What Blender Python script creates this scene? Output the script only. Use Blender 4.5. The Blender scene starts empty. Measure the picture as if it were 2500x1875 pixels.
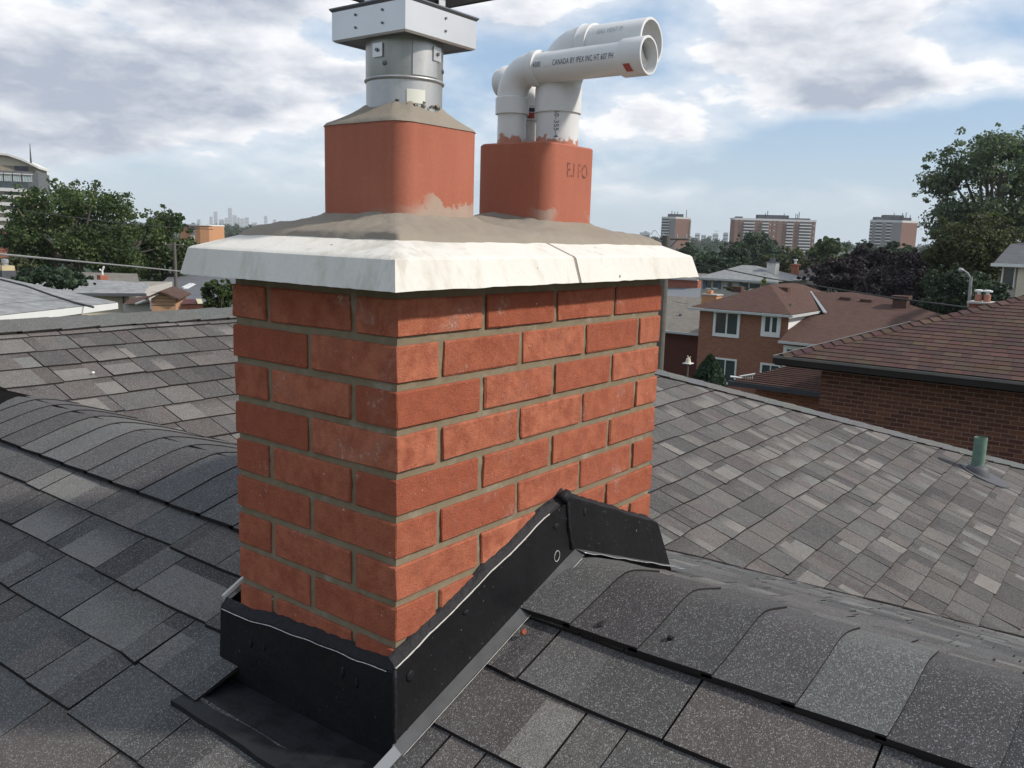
import bpy, bmesh, math, random
import numpy as np
from mathutils import Vector, Matrix, noise as mnoise
PI = math.pi
R = math.radians
rnd = random.Random(7)
S = bpy.context.scene
COL = S.collection

# ------------------------------------------------------------------ camera
CAM = Vector((-0.8914, -0.8934, 0.1593))
CRX, CRY, CRZ = 1.39936415, -0.02812641, -0.91564767
cd = bpy.data.cameras.new('camera'); cam = bpy.data.objects.new('camera', cd); COL.objects.link(cam)
cam.location = CAM; cam.rotation_euler = (CRX, CRY, CRZ)
cd.sensor_width = 36; cd.lens = 36 * 2079.29 / 2500; cd.clip_start = 0.05; cd.clip_end = 40000
S.camera = cam

# ------------------------------------------------------------------ world, sun, exposure
SUN = Vector((0.33, -0.73, 0.62)).normalized()
sun_el = math.asin(SUN.z); sun_az = math.atan2(SUN.x, SUN.y)
S.view_settings.view_transform = 'Standard'; S.view_settings.look = 'None'
S.view_settings.exposure = 0.45; S.view_settings.gamma = 1.0
S.view_settings.use_curve_mapping = False
W = bpy.data.worlds.new('World'); S.world = W; W.use_nodes = True
SKY_STRENGTH = 0.10

class NT:
    def __init__(s, nt): s.t = nt; s.n = nt.nodes; s.l = nt.links
    def new(s, typ, **kw):
        nd = s.n.new(typ)
        for k, v in kw.items():
            setattr(nd, k, v)
        return nd
    def put(s, sock, v):
        if v is None: return
        if hasattr(v, 'is_linked') or hasattr(v, 'links'): s.l.new(v, sock)
        else: sock.default_value = v
    def math(s, op, a, b=None, c=None, clamp=False):
        nd = s.new('ShaderNodeMath', operation=op, use_clamp=clamp)
        for i, v in enumerate((a, b, c)):
            if v is not None: s.put(nd.inputs[i], v)
        return nd.outputs[0]
    def vmath(s, op, a, b=None, scale=None):
        nd = s.new('ShaderNodeVectorMath', operation=op)
        s.put(nd.inputs[0], a)
        if b is not None: s.put(nd.inputs[1], b)
        if scale is not None: s.put(nd.inputs['Scale'], scale)
        return nd.outputs['Value'] if op in ('DOT_PRODUCT', 'LENGTH') else nd.outputs[0]
    def noise(s, vec, scale, detail=4, rough=0.55, dist=0.0, dims='3D', w=None):
        nd = s.new('ShaderNodeTexNoise', noise_dimensions=dims)
        if vec is not None: s.put(nd.inputs['Vector'], vec)
        nd.inputs['Scale'].default_value = scale; nd.inputs['Detail'].default_value = detail
        nd.inputs['Roughness'].default_value = rough; nd.inputs['Distortion'].default_value = dist
        return nd.outputs['Fac'], nd.outputs['Color']
    def ramp(s, fac, pts, interp='LINEAR'):
        nd = s.new('ShaderNodeValToRGB'); cr = nd.color_ramp; cr.interpolation = interp
        while len(cr.elements) < len(pts): cr.elements.new(0.5)
        for e, (p, c) in zip(cr.elements, pts):
            e.position = p; e.color = (c, c, c, 1) if isinstance(c, (int, float)) else (*c[:3], 1)
        s.put(nd.inputs[0], fac); return nd.outputs[0]
    def mix(s, f, a, b, mode='MIX'):
        nd = s.new('ShaderNodeMix', data_type='RGBA', blend_type=mode)
        s.put(nd.inputs[0], f)
        for sock, v in ((nd.inputs[6], a), (nd.inputs[7], b)):
            if isinstance(v, tuple) and len(v) == 3: v = (*v, 1)
            s.put(sock, v)
        return nd.outputs[2]
    def maprange(s, v, a, b, c=0.0, d=1.0, smooth=True):
        nd = s.new('ShaderNodeMapRange', interpolation_type='SMOOTHSTEP' if smooth else 'LINEAR')
        s.put(nd.inputs[0], v)
        for i, q in enumerate((a, b, c, d)): nd.inputs[i + 1].default_value = q
        return nd.outputs[0]

def build_world():
    t = NT(W.node_tree); t.n.clear()
    out = t.new('ShaderNodeOutputWorld'); bg = t.new('ShaderNodeBackground')
    bg.inputs['Strength'].default_value = SKY_STRENGTH
    sky = t.new('ShaderNodeTexSky', sky_type='NISHITA'); sky.sun_disc = False
    sky.sun_elevation = sun_el; sky.sun_rotation = sun_az
    sky.air_density = 1.0; sky.dust_density = 1.6; sky.ozone_density = 2.0; sky.altitude = 150
    tc = t.new('ShaderNodeTexCoord'); d = tc.outputs['Generated']
    sep = t.new('ShaderNodeSeparateXYZ'); t.l.new(d, sep.inputs[0]); z = sep.outputs['Z']
    zc = t.math('MAXIMUM', z, 0.0)
    # cloud layer seen from below: squeezed towards the horizon
    inv = t.math('DIVIDE', 1.0, t.math('ADD', zc, 0.34))
    comb = t.new('ShaderNodeCombineXYZ')
    t.l.new(t.math('MULTIPLY', sep.outputs['X'], inv), comb.inputs[0])
    t.l.new(t.math('MULTIPLY', sep.outputs['Y'], inv), comb.inputs[1])
    t.l.new(t.math('MULTIPLY', zc, 2.7), comb.inputs[2])
    q = comb.outputs[0]
    warp = t.vmath('SCALE', t.vmath('SUBTRACT', t.noise(q, 3.0, 3)[1], (0.5, 0.5, 0.5)), scale=0.10)
    q = t.vmath('ADD', t.vmath('ADD', q, warp), CLOUD_SHIFT)
    def dens(off):
        p = t.vmath('ADD', q, off)
        a = t.noise(p, 2.5, 10, 0.55)[0]
        b = t.noise(t.vmath('ADD', p, (7.1, 3.3, 1.7)), 1.05, 3, 0.5)[0]
        return t.math('ADD', t.math('MULTIPLY', a, 0.58), t.math('MULTIPLY', b, 0.42))
    n0 = dens((0, 0, 0)); n1 = dens((0.01, -0.02, 0.11))
    # the sky over this town as it stood: bearings (a) and heights (e) of the larger cloud banks
    a = t.vmath('DOT_PRODUCT', d, (0.606, -0.795, 0.0)); e = z
    fw = t.maprange(t.vmath('DOT_PRODUCT', d, (0.795, 0.606, 0.0)), -0.1, 0.2)
    def blob(a0, e0, sa, se, amp):
        x = t.math('DIVIDE', t.math('SUBTRACT', a, a0), sa); y = t.math('DIVIDE', t.math('SUBTRACT', e, e0), se)
        r2 = t.math('ADD', t.math('MULTIPLY', x, x), t.math('MULTIPLY', y, y))
        g = t.math('POWER', 2.718, t.math('MULTIPLY', r2, -1.0))
        return t.math('MULTIPLY', g, amp)
    bl = None
    for B in BLOBS:
        g = blob(*B); bl = g if bl is None else t.math('ADD', bl, g)
    bl = t.math('MULTIPLY', bl, fw)
    f0 = t.math('ADD', n0, bl); f1 = t.math('ADD', n1, bl)
    cov = t.maprange(f0, 0.505, 0.56)
    low = t.maprange(z, 0.02, 0.085)
    cov = t.math('MULTIPLY', cov, low)
    cov = t.math('MAXIMUM', cov, t.math('MULTIPLY', t.maprange(f0, 0.42, 0.56), t.math('MULTIPLY', low, 0.62)))
    thick = t.maprange(f1, 0.50, 0.71)
    det = t.noise(q, 11.0, 5, 0.6)[0]
    thick = t.math('ADD', thick, t.math('MULTIPLY', t.math('SUBTRACT', det, 0.5), 1.1), clamp=True)
    K = 1.0 / SKY_STRENGTH
    ccol = t.mix(thick, tuple(v * K for v in (0.77, 0.775, 0.79)), tuple(v * K for v in (0.335, 0.375, 0.455)))
    # hazy air low down
    hz = t.maprange(z, 0.16, -0.02)
    clear = t.mix(0.60, sky.outputs[0], tuple(v * K for v in (0.30, 0.44, 0.62)))
    clear = t.mix(t.math('MULTIPLY', hz, 0.85), clear, tuple(v * K for v in (0.46, 0.55, 0.60)))
    res = t.mix(cov, clear, ccol)
    t.l.new(res, bg.inputs[0]); t.l.new(bg.outputs[0], out.inputs[0])
# bearing a, height e, half width, half height, strength
CLOUD_SHIFT = (5.62, 2.3, 1.75)
BLOBS = [(0.29, 0.205, 0.13, 0.05, 0.13), (0.38, 0.165, 0.10, 0.030, 0.08), (0.58, 0.20, 0.10, 0.05, 0.13),
         (0.13, 0.125, 0.10, 0.03, 0.10), (0.04, 0.25, 0.12, 0.06, 0.05), (-0.42, 0.24, 0.38, 0.08, 0.11), (-0.38, 0.125, 0.30, 0.05, 0.15),
         (0.30, 0.09, 0.30, 0.03, -0.12), (0.12, 0.20, 0.06, 0.035, -0.10), (0.5, 0.11, 0.12, 0.03, -0.10)]
build_world()
sl = bpy.data.lights.new('sun', 'SUN'); sl.energy = 3.0; sl.angle = R(3.0); sl.color = (1.0, 0.94, 0.86)
so = bpy.data.objects.new('sun', sl); COL.objects.link(so)
so.rotation_euler = SUN.to_track_quat('Z', 'Y').to_euler(); so.location = (0, -20, 40)

# ------------------------------------------------------------------ survey helpers: bearing and slope of a sight line, then a distance
CM = Matrix.Rotation(CRZ, 3, 'Z') @ Matrix.Rotation(CRY, 3, 'Y') @ Matrix.Rotation(CRX, 3, 'X')
F = 2079.29
def ray(px, py): return CM @ Vector(((px - 1250) / F, -(py - 937.5) / F, -1.0))
def at_x(px, py, X): r = ray(px, py); return CAM + r * ((X - CAM.x) / r.x)
def at_y(px, py, Y): r = ray(px, py); return CAM + r * ((Y - CAM.y) / r.y)
def at_z(px, py, Z): r = ray(px, py); return CAM + r * ((Z - CAM.z) / r.z)
def at_d(px, py, D):
    r = ray(px, py); return CAM + r * (D / math.hypot(r.x, r.y))

# ------------------------------------------------------------------ objects
def tag(o, label=None, cat=None, group=None, kind=None):
    if label: o['label'] = label
    if cat: o['category'] = cat
    if group: o['group'] = group
    if kind: o['kind'] = kind
    return o
def empty(name, loc=(0, 0, 0), rz=0, label=None, cat=None, group=None):
    o = bpy.data.objects.new(name, None); COL.objects.link(o); o.location = loc; o.rotation_euler = (0, 0, rz)
    o.empty_display_size = 0.1
    return tag(o, label, cat, group)
def link(name, me, parent=None, loc=None, rot=None):
    o = bpy.data.objects.new(name, me); COL.objects.link(o)
    if parent: o.parent = parent
    if loc is not None: o.location = loc
    if rot is not None: o.rotation_euler = rot
    return o
class MB:
    def __init__(s): s.v = []; s.f = []; s.m = []; s.c = []; s.smooth = False
    def add(s, vs, fs, mi=0, col=None):
        b = len(s.v); s.v.extend([tuple(v) for v in vs])
        for k, f in enumerate(fs):
            s.f.append(tuple(i + b for i in f)); s.m.append(mi)
            s.c.append(col[k] if isinstance(col, list) else col)
        return s
    def box(s, a, b, mi=0, col=None, rz=0.0, o=(0, 0, 0)):
        (x0, y0, z0), (x1, y1, z1) = a, b
        vs = [(x0, y0, z0), (x1, y0, z0), (x1, y1, z0), (x0, y1, z0), (x0, y0, z1), (x1, y0, z1), (x1, y1, z1), (x0, y1, z1)]
        if rz or o != (0, 0, 0):
            c, n = math.cos(rz), math.sin(rz); vs = [(o[0] + x * c - y * n, o[1] + x * n + y * c, o[2] + z) for x, y, z in vs]
        return s.add(vs, [(0, 3, 2, 1), (4, 5, 6, 7), (0, 1, 5, 4), (1, 2, 6, 5), (2, 3, 7, 6), (3, 0, 4, 7)], mi, col)
    def poly(s, vs, mi=0, col=None): return s.add(vs, [tuple(range(len(vs)))], mi, col)
    def tube(s, path, r, n=12, mi=0, cap=True, col=None):
        P = [Vector(p) for p in path]; rs = r if isinstance(r, (list, tuple)) else [r] * len(P)
        up = Vector((0, 0, 1)); rings = []; prev = None
        for i, p in enumerate(P):
            if i == 0: t = P[1] - P[0]
            elif i == len(P) - 1: t = P[-1] - P[-2]
            else: t = (P[i + 1] - P[i]).normalized() + (P[i] - P[i - 1]).normalized()
            if t.length < 1e-9: t = prev if prev is not None else Vector((0, 0, 1))
            t = t.normalized()
            if prev is not None and t.dot(prev) < -0.3: t = -t
            if i == 0:
                a = t.cross(up) if abs(t.z) < 0.95 else t.cross(Vector((1, 0, 0)))
                a.normalize()
            else:
                a = a - t * a.dot(t); a.normalize()
            b = t.cross(a); prev = t
            rings.append([p + (a * math.cos(2 * PI * k / n) + b * math.sin(2 * PI * k / n)) * rs[i] for k in range(n)])
        vs = [v for ring in rings for v in ring]; fs = []
        for i in range(len(P) - 1):
            for k in range(n):
                fs.append((i * n + k, i * n + (k + 1) % n, (i + 1) * n + (k + 1) % n, (i + 1) * n + k))
        if cap: fs.append(tuple(reversed(range(n)))); fs.append(tuple((len(P) - 1) * n + k for k in range(n)))
        return s.add(vs, fs, mi, col)
    def mesh(s, name, mats):
        me = bpy.data.meshes.new(name); me.from_pydata(s.v, [], s.f)
        for m in (mats if isinstance(mats, (list, tuple)) else [mats]): me.materials.append(m)
        me.polygons.foreach_set('material_index', s.m)
        if any(c is not None for c in s.c):
            at = me.color_attributes.new('Col', 'FLOAT_COLOR', 'CORNER')
            arr = []
            for f, c in zip(s.f, s.c):
                c = c if c is not None else (0.1, 0.1, 0.1)
                if isinstance(c[0], tuple):
                    for q in c: arr.extend([q[0], q[1], q[2], 1.0])
                else: arr.extend([c[0], c[1], c[2], 1.0] * len(f))
            at.data.foreach_set('color', arr)
        if s.smooth: me.polygons.foreach_set('use_smooth', [True] * len(s.f))
        me.update(); return me
    def build(s, name, mats, parent=None, label=None, cat=None, group=None, kind=None, auto=None):
        me = s.mesh(name, mats); o = link(name, me, parent)
        if auto is not None:
            me.polygons.foreach_set('use_smooth', [True] * len(s.f))
            bm = bmesh.new(); bm.from_mesh(me)
            for e in bm.edges:
                if len(e.link_faces) == 2 and e.calc_face_angle(0) > R(auto): e.smooth = False
            bm.to_mesh(me); bm.free()
        return tag(o, label, cat, group, kind)

# ------------------------------------------------------------------ materials
def mat(name, fn, rough=0.8, spec=0.3, metal=0.0):
    m = bpy.data.materials.new(name); m.use_nodes = True; t = NT(m.node_tree)
    b = t.n['Principled BSDF']; b.inputs['Roughness'].default_value = rough
    b.inputs['Specular IOR Level'].default_value = spec; b.inputs['Metallic'].default_value = metal
    pos = t.new('ShaderNodeNewGeometry').outputs['Position']
    r = fn(t, b, pos)
    return m
def setc(t, b, c):
    if isinstance(c, tuple): b.inputs['Base Color'].default_value = (*c, 1)
    else: t.l.new(c, b.inputs['Base Color'])
def bump(t, b, h, strength=0.3, dist=0.002):
    bn = t.new('ShaderNodeBump'); bn.inputs['Strength'].default_value = strength; bn.inputs['Distance'].default_value = dist
    t.l.new(h, bn.inputs['Height']); t.l.new(bn.outputs[0], b.inputs['Normal'])
def plain(name, col, rough=0.7, spec=0.3, metal=0.0, var=0.12, scale=4.0, bmp=None):
    def fn(t, b, pos):
        n = t.noise(pos, scale, 5)[0]
        lo = tuple(c * (1 - var * 2) for c in col); hi = tuple(min(1, c * (1 + var * 2)) for c in col)
        setc(t, b, t.mix(n, lo, hi))
        if bmp: bump(t, b, t.noise(pos, bmp[0], 4)[0], bmp[1], bmp[2])
    return mat(name, fn, rough, spec, metal)

def f_brick(t, b, pos):
    oi = t.new('ShaderNodeObjectInfo'); rn = oi.outputs['Random']
    c = t.mix(rn, (0.300, 0.086, 0.047), (0.445, 0.158, 0.090))
    n = t.noise(pos, 26, 6, 0.65)[0]
    c = t.mix(t.maprange(n, 0.35, 0.7), c, (0.27, 0.076, 0.043), )
    g = t.noise(pos, 480, 3, 0.6)[0]
    c = t.mix(t.math('MULTIPLY', t.maprange(g, 0.56, 0.72), 0.45), c, (0.48, 0.23, 0.15))
    c = t.mix(t.math('MULTIPLY', t.maprange(g, 0.44, 0.30), 0.45), c, (0.12, 0.036, 0.025))
    # pale efflorescence and mortar smears
    e1 = t.maprange(t.noise(pos, 13, 5, 0.62)[0], 0.54, 0.72)
    e2 = t.maprange(t.noise(pos, 85, 4, 0.7)[0], 0.50, 0.66)
    e1 = t.math('MULTIPLY', e1, t.math('FRACT', t.math('MULTIPLY', rn, 7.3)))
    c = t.mix(t.math('MULTIPLY', t.math('MULTIPLY', e1, e2), 1.0), c, (0.58, 0.46, 0.39))
    c = t.mix(t.math('MULTIPLY', e1, 0.35), c, (0.50, 0.30, 0.23))
    dr = t.maprange(t.noise(t.vmath('MULTIPLY', pos, (1, 1, 0.10)), 70, 3, 0.5)[0], 0.70, 0.78)
    c = t.mix(t.math('MULTIPLY', t.math('MULTIPLY', dr, e1), 0.6), c, (0.55, 0.47, 0.40))
    bl_ = t.noise(pos, 45, 4, 0.6)[0]
    c = t.mix(1.0, c, t.mix(bl_, (0.78, 0.78, 0.78), (1.24, 1.20, 1.18)), 'MULTIPLY')
    e3 = t.maprange(t.noise(pos, 110, 2, 0.5)[0], 0.735, 0.76)
    c = t.mix(t.math('MULTIPLY', e3, 0.7), c, (0.66, 0.58, 0.5))
    setc(t, b, c)
    h = t.math('ADD', t.math('MULTIPLY', t.noise(pos, 330, 4, 0.7)[0], 1.0), t.math('MULTIPLY', t.noise(pos, 60, 4)[0], 1.2))
    bump(t, b, h, 0.85, 0.0028)
M_brick = mat('clay_brick', f_brick, 0.92, 0.15)
def f_mortar(t, b, pos):
    n = t.noise(pos, 40, 6, 0.65)[0]
    c = t.mix(n, (0.145, 0.115, 0.074), (0.255, 0.208, 0.140))
    g = t.maprange(t.noise(pos, 16, 4)[0], 0.55, 0.75)
    c = t.mix(t.math('MULTIPLY', g, 0.5), c, (0.36, 0.33, 0.27))
    setc(t, b, c); bump(t, b, t.noise(pos, 220, 5, 0.7)[0], 0.6, 0.0015)
M_mortar = mat('joint_mortar', f_mortar, 0.95, 0.1)
def f_wash(t, b, pos):
    n = t.noise(pos, 9, 6, 0.6)[0]
    c = t.mix(n, (0.21, 0.18, 0.145), (0.30, 0.26, 0.21))
    st = t.maprange(t.noise(t.vmath('MULTIPLY', pos, (1, 1, 3)), 30, 6, 0.7)[0], 0.62, 0.72)
    c = t.mix(t.math('MULTIPLY', st, 0.35), c, (0.15, 0.12, 0.09))
    setc(t, b, c)
    h = t.math('ADD', t.noise(pos, 35, 6, 0.6)[0], t.math('MULTIPLY', t.noise(pos, 250, 4, 0.7)[0], 0.35))
    bump(t, b, h, 0.6, 0.004)
M_wash = mat('mortar_wash', f_wash, 0.93, 0.15)
def f_conc(t, b, pos):
    n = t.noise(pos, 6, 6, 0.6)[0]
    c = t.mix(n, (0.57, 0.535, 0.475), (0.73, 0.70, 0.645))
    s1 = t.maprange(t.noise(t.vmath('MULTIPLY', pos, (1, 1, 0.22)), 24, 6, 0.65)[0], 0.50, 0.74)
    c = t.mix(t.math('MULTIPLY', s1, 0.60), c, (0.44, 0.40, 0.32))
    sp_ = t.new('ShaderNodeSeparateXYZ'); t.l.new(pos, sp_.inputs[0]); gx = t.math('ADD', sp_.outputs['X'], t.math('MULTIPLY', sp_.outputs['Y'], 1.0))
    g1 = t.maprange(t.math('ABSOLUTE', t.math('ADD', t.math('SUBTRACT', sp_.outputs['X'], sp_.outputs['Y']), 0.03)), 0.16, 0.0)
    g2 = t.maprange(t.noise(t.vmath('MULTIPLY', pos, (1, 1, 0.15)), 40, 4, 0.6)[0], 0.42, 0.62)
    c = t.mix(t.math('MULTIPLY', t.math('MULTIPLY', g1, g2), 0.55), c, (0.40, 0.365, 0.30))
    fine = t.maprange(t.noise(pos, 60, 5, 0.7)[0], 0.35, 0.7)
    c = t.mix(t.math('MULTIPLY', fine, 0.16), c, (0.50, 0.48, 0.44))
    vo = t.new('ShaderNodeTexVoronoi'); vo.inputs['Scale'].default_value = 34; t.put(vo.inputs['Vector'], t.vmath('ADD', pos, t.vmath('SCALE', t.noise(pos, 90, 2)[1], scale=0.012)))
    sz = t.math('MULTIPLY', t.new('ShaderNodeSeparateColor').outputs[0], 1.0)
    sc = t.new('ShaderNodeSeparateColor'); t.l.new(vo.outputs['Color'], sc.inputs[0])
    rad = t.math('MULTIPLY', t.maprange(sc.outputs[0], 0.62, 1.0, 0.0, 1.0, False), 0.11)
    pit = t.math('LESS_THAN', vo.outputs['Distance'], rad)
    c = t.mix(t.math('MULTIPLY', pit, 0.8), c, (0.14, 0.12, 0.10))
    setc(t, b, c)
    h = t.math('SUBTRACT', t.noise(pos, 150, 5, 0.65)[0], t.math('MULTIPLY', pit, 2.5))
    bump(t, b, h, 0.45, 0.0015)
M_conc = mat('cast_concrete', f_conc, 0.88, 0.2)
def f_terra(t, b, pos):
    n = t.noise(pos, 7, 5, 0.55)[0]
    c = t.mix(n, (0.31, 0.095, 0.056), (0.39, 0.135, 0.085))
    f = t.noise(pos, 200, 4, 0.7)[0]
    c = t.mix(t.math('MULTIPLY', t.maprange(f, 0.45, 0.75), 0.25), c, (0.42, 0.20, 0.14))
    sep = t.new('ShaderNodeSeparateXYZ'); t.l.new(pos, sep.inputs[0])
    edge = t.noise(t.vmath('MULTIPLY', pos, (1, 1, 1.4)), 17, 6, 0.62)[0]
    # dried mortar slurry smeared up from the bedding on the sunny side
    side = t.maprange(t.math('ADD', t.math('MULTIPLY', sep.outputs['Y'], -1.0), 0.0), -0.16, -0.10)
    lvl = t.math('ADD', t.math('MULTIPLY', t.math('SUBTRACT', sep.outputs['Z'], 0.212), -9.0), edge)
    pz = t.maprange(t.noise(t.vmath('ADD', pos, (0.31, 0.0, 0.0)), 6.5, 2)[0], 0.42, 0.58)
    sm = t.math('MULTIPLY', t.math('MULTIPLY', t.maprange(lvl, 0.46, 0.50), side), pz)
    sm2 = t.maprange(t.math('ADD', t.math('MULTIPLY', t.math('SUBTRACT', sep.outputs['Z'], 0.190), -9.0), edge), 0.48, 0.56)
    c = t.mix(t.math('MULTIPLY', sm, 0.85), c, (0.36, 0.29, 0.23))
    c = t.mix(t.math('MULTIPLY', sm2, 0.45), c, (0.33, 0.21, 0.16))
    vs_ = t.noise(t.vmath('MULTIPLY', pos, (1, 1, 0.12)), 38, 5, 0.6)[0]
    c = t.mix(1.0, c, t.mix(vs_, (0.86, 0.84, 0.84), (1.12, 1.12, 1.12)), 'MULTIPLY')
    sc2 = t.maprange(t.noise(t.vmath('MULTIPLY', pos, (0.5, 0.5, 2.2)), 70, 5, 0.7)[0], 0.66, 0.74)
    c = t.mix(t.math('MULTIPLY', sc2, 0.45), c, (0.44, 0.26, 0.19))
    ch = t.maprange(t.noise(pos, 75, 3, 0.6)[0], 0.73, 0.76)
    c = t.mix(t.math('MULTIPLY', ch, 0.5), c, (0.62, 0.42, 0.33))
    setc(t, b, c); bump(t, b, t.noise(pos, 120, 4, 0.6)[0], 0.25, 0.001)
M_terra = mat('terracotta', f_terra, 0.8, 0.25)
def f_galv(t, b, pos):
    vo = t.new('ShaderNodeTexVoronoi'); vo.inputs['Scale'].default_value = 45; t.put(vo.inputs['Vector'], pos)
    n = t.noise(t.vmath('MULTIPLY', pos, (1, 1, 0.12)), 30, 4)[0]
    c = t.mix(n, (0.26, 0.265, 0.27), (0.60, 0.59, 0.57)); st_ = t.maprange(t.noise(pos, 40, 5, 0.6)[0], 0.5, 0.75); c = t.mix(t.math('MULTIPLY', st_, 0.35), c, (0.30, 0.27, 0.22)); setc(t, b, c)
    r = t.math('ADD', t.math('MULTIPLY', n, 0.25), 0.30); t.l.new(r, b.inputs['Roughness'])
    bump(t, b, t.noise(pos, 25, 3)[0], 0.12, 0.002)
M_galv = mat('galvanised_steel', f_galv, 0.42, 0.5, 0.75)
M_galvdark = plain('dark_steel', (0.16, 0.165, 0.18), 0.5, 0.4, 0.6)  # darker steel; on the vent rim, floor and lid it holds their shade
M_alum = plain('brushed_aluminium', (0.62, 0.61, 0.60), 0.36, 0.5, 0.7, 0.05, 12)
def f_pvc(t, b, pos):
    n = t.noise(pos, 9, 5)[0]; c = t.mix(n, (0.58, 0.575, 0.565), (0.70, 0.69, 0.675))
    sep = t.new('ShaderNodeSeparateXYZ'); t.l.new(pos, sep.inputs[0])
    lv = t.math('ADD', t.math('MULTIPLY', t.math('SUBTRACT', sep.outputs['Z'], 0.362), -14.0), t.noise(pos, 34, 5, 0.65)[0])
    c = t.mix(t.math('MULTIPLY', t.maprange(lv, 0.50, 0.58), 0.9), c, (0.42, 0.13, 0.06))
    d = t.maprange(t.noise(pos, 22, 5, 0.6)[0], 0.52, 0.8)
    c = t.mix(t.math('MULTIPLY', d, 0.3), c, (0.50, 0.46, 0.40)); setc(t, b, c)
M_pvc = mat('white_pvc', f_pvc, 0.42, 0.4)
M_pvcin = plain('pvc_bore', (0.72, 0.73, 0.74), 0.6, 0.3)
M_ink = plain('blue_black_ink', (0.06, 0.065, 0.10), 0.6, 0.2)
M_inkf = plain('faded_ink', (0.42, 0.43, 0.44), 0.6, 0.2)
M_red = plain('red_sticker', (0.36, 0.07, 0.06), 0.5, 0.3)
M_sticker = plain('paper_sticker', (0.72, 0.71, 0.62), 0.7, 0.2)
def f_flash(t, b, pos):
    n = t.noise(pos, 8, 5)[0]; c = t.mix(n, (0.005, 0.005, 0.006), (0.011, 0.011, 0.012))
    du = t.maprange(t.noise(pos, 150, 3)[0], 0.70, 0.74)
    c = t.mix(t.math('MULTIPLY', du, 0.6), c, (0.25, 0.25, 0.25)); setc(t, b, c)
    sm = t.math('MULTIPLY', t.noise(pos, 11, 5, 0.6)[0], 0.5); t.l.new(t.math('ADD', sm, 0.30), b.inputs['Roughness'])
    sc_ = t.maprange(t.noise(t.vmath('MULTIPLY', pos, (1, 1, 0.15)), 120, 4, 0.6)[0], 0.62, 0.72)
    bump(t, b, t.math('ADD', t.noise(pos, 14, 5)[0], t.math('MULTIPLY', sc_, 0.06)), 0.6, 0.008)
M_flash = mat('black_painted_flashing', f_flash, 0.5, 0.22)
M_flange = plain('worn_grey_flashing', (0.10, 0.10, 0.10), 0.5, 0.4, 0.1, 0.25, 22)
M_tar = plain('black_sealant', (0.012, 0.011, 0.013), 0.65, 0.25, 0, 0.2, 60, (90, 0.9, 0.004))
M_pale = plain('bare_metal_edge', (0.46, 0.44, 0.40), 0.5, 0.4)
def f_apron(t, b, pos):
    n = t.noise(pos, 13, 6, 0.6)[0]; c = t.mix(t.maprange(n, 0.47, 0.53), (0.007, 0.0075, 0.009), (0.013, 0.0135, 0.016)); setc(t, b, c)
    bump(t, b, t.noise(pos, 60, 5)[0], 0.4, 0.003)
M_apron = mat('black_apron', f_apron, 0.6, 0.3)
def f_shingle(t, b, pos):
    at = t.new('ShaderNodeAttribute', attribute_name='Col'); c = at.outputs['Color']
    vo = t.new('ShaderNodeTexVoronoi'); vo.inputs['Scale'].default_value = 620; t.put(vo.inputs['Vector'], pos)
    sc = t.new('ShaderNodeSeparateColor'); t.l.new(vo.outputs['Color'], sc.inputs[0])
    big = t.noise(pos, 4.5, 4, 0.6)[0]; med = t.noise(pos, 30, 4, 0.6)[0]
    c = t.mix(1.0, c, t.mix(big, (0.78, 0.78, 0.80), (1.22, 1.21, 1.18)), 'MULTIPLY')
    c = t.mix(1.0, c, t.mix(med, (0.80, 0.80, 0.80), (1.20, 1.20, 1.20)), 'MULTIPLY')
    c = t.mix(t.maprange(sc.outputs[1], 0.0, 0.5), t.mix(1.0, c, (0.62, 0.62, 0.62), 'MULTIPLY'), c)
    lum = t.vmath('DOT_PRODUCT', at.outputs['Color'], (2.2, 2.2, 2.2))
    thr = t.math('ADD', sc.outputs[0], t.math('MULTIPLY', t.math('MINIMUM', lum, 0.9), 0.20))
    c = t.mix(t.maprange(thr, 0.95, 1.05), c, t.mix(0.58, c, (0.33, 0.335, 0.325)))
    setc(t, b, c)
    bump(t, b, t.math('SUBTRACT', 1.0, vo.outputs['Distance']), 0.55, 0.0016)
M_shing = mat('shingle_granules', f_shingle, 0.93, 0.2)
M_butt = plain('shingle_cut_edge', (0.022, 0.019, 0.018), 0.9, 0.1)
M_deck = plain('shingle_underlay', (0.010, 0.009, 0.009), 0.95, 0.05)
def f_attr(t, b, pos):
    at = t.new('ShaderNodeAttribute', attribute_name='Col'); c = at.outputs['Color']
    n = t.noise(pos, 3, 4)[0]
    setc(t, b, t.mix(1.0, c, t.mix(n, (0.8, 0.8, 0.8), (1.2, 1.2, 1.2)), 'MULTIPLY'))
M_attr = mat('coloured_wall', f_attr, 0.85, 0.2)
def leafmat(name, a, bcol, trans=0.30):
    m = bpy.data.materials.new(name); m.use_nodes = True; t = NT(m.node_tree)
    b = t.n['Principled BSDF']; out = t.n['Material Output']
    at = t.new('ShaderNodeAttribute', attribute_name='Col')
    sc = t.new('ShaderNodeSeparateColor'); t.l.new(at.outputs['Color'], sc.inputs[0])
    c = t.mix(sc.outputs[0], a, bcol); t.l.new(c, b.inputs['Base Color']); b.inputs['Roughness'].default_value = 0.6
    b.inputs['Specular IOR Level'].default_value = 0.25
    tr = t.new('ShaderNodeBsdfTranslucent'); t.l.new(t.mix(1.0, c, (1.3, 1.5, 0.7), 'MULTIPLY'), tr.inputs[0])
    mx = t.new('ShaderNodeMixShader'); mx.inputs[0].default_value = trans
    t.l.new(b.outputs[0], mx.inputs[1]); t.l.new(tr.outputs[0], mx.inputs[2]); t.l.new(mx.outputs[0], out.inputs[0])
    return m
M_leaf = leafmat('maple_leaves', (0.026, 0.046, 0.018), (0.105, 0.140, 0.048))
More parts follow.
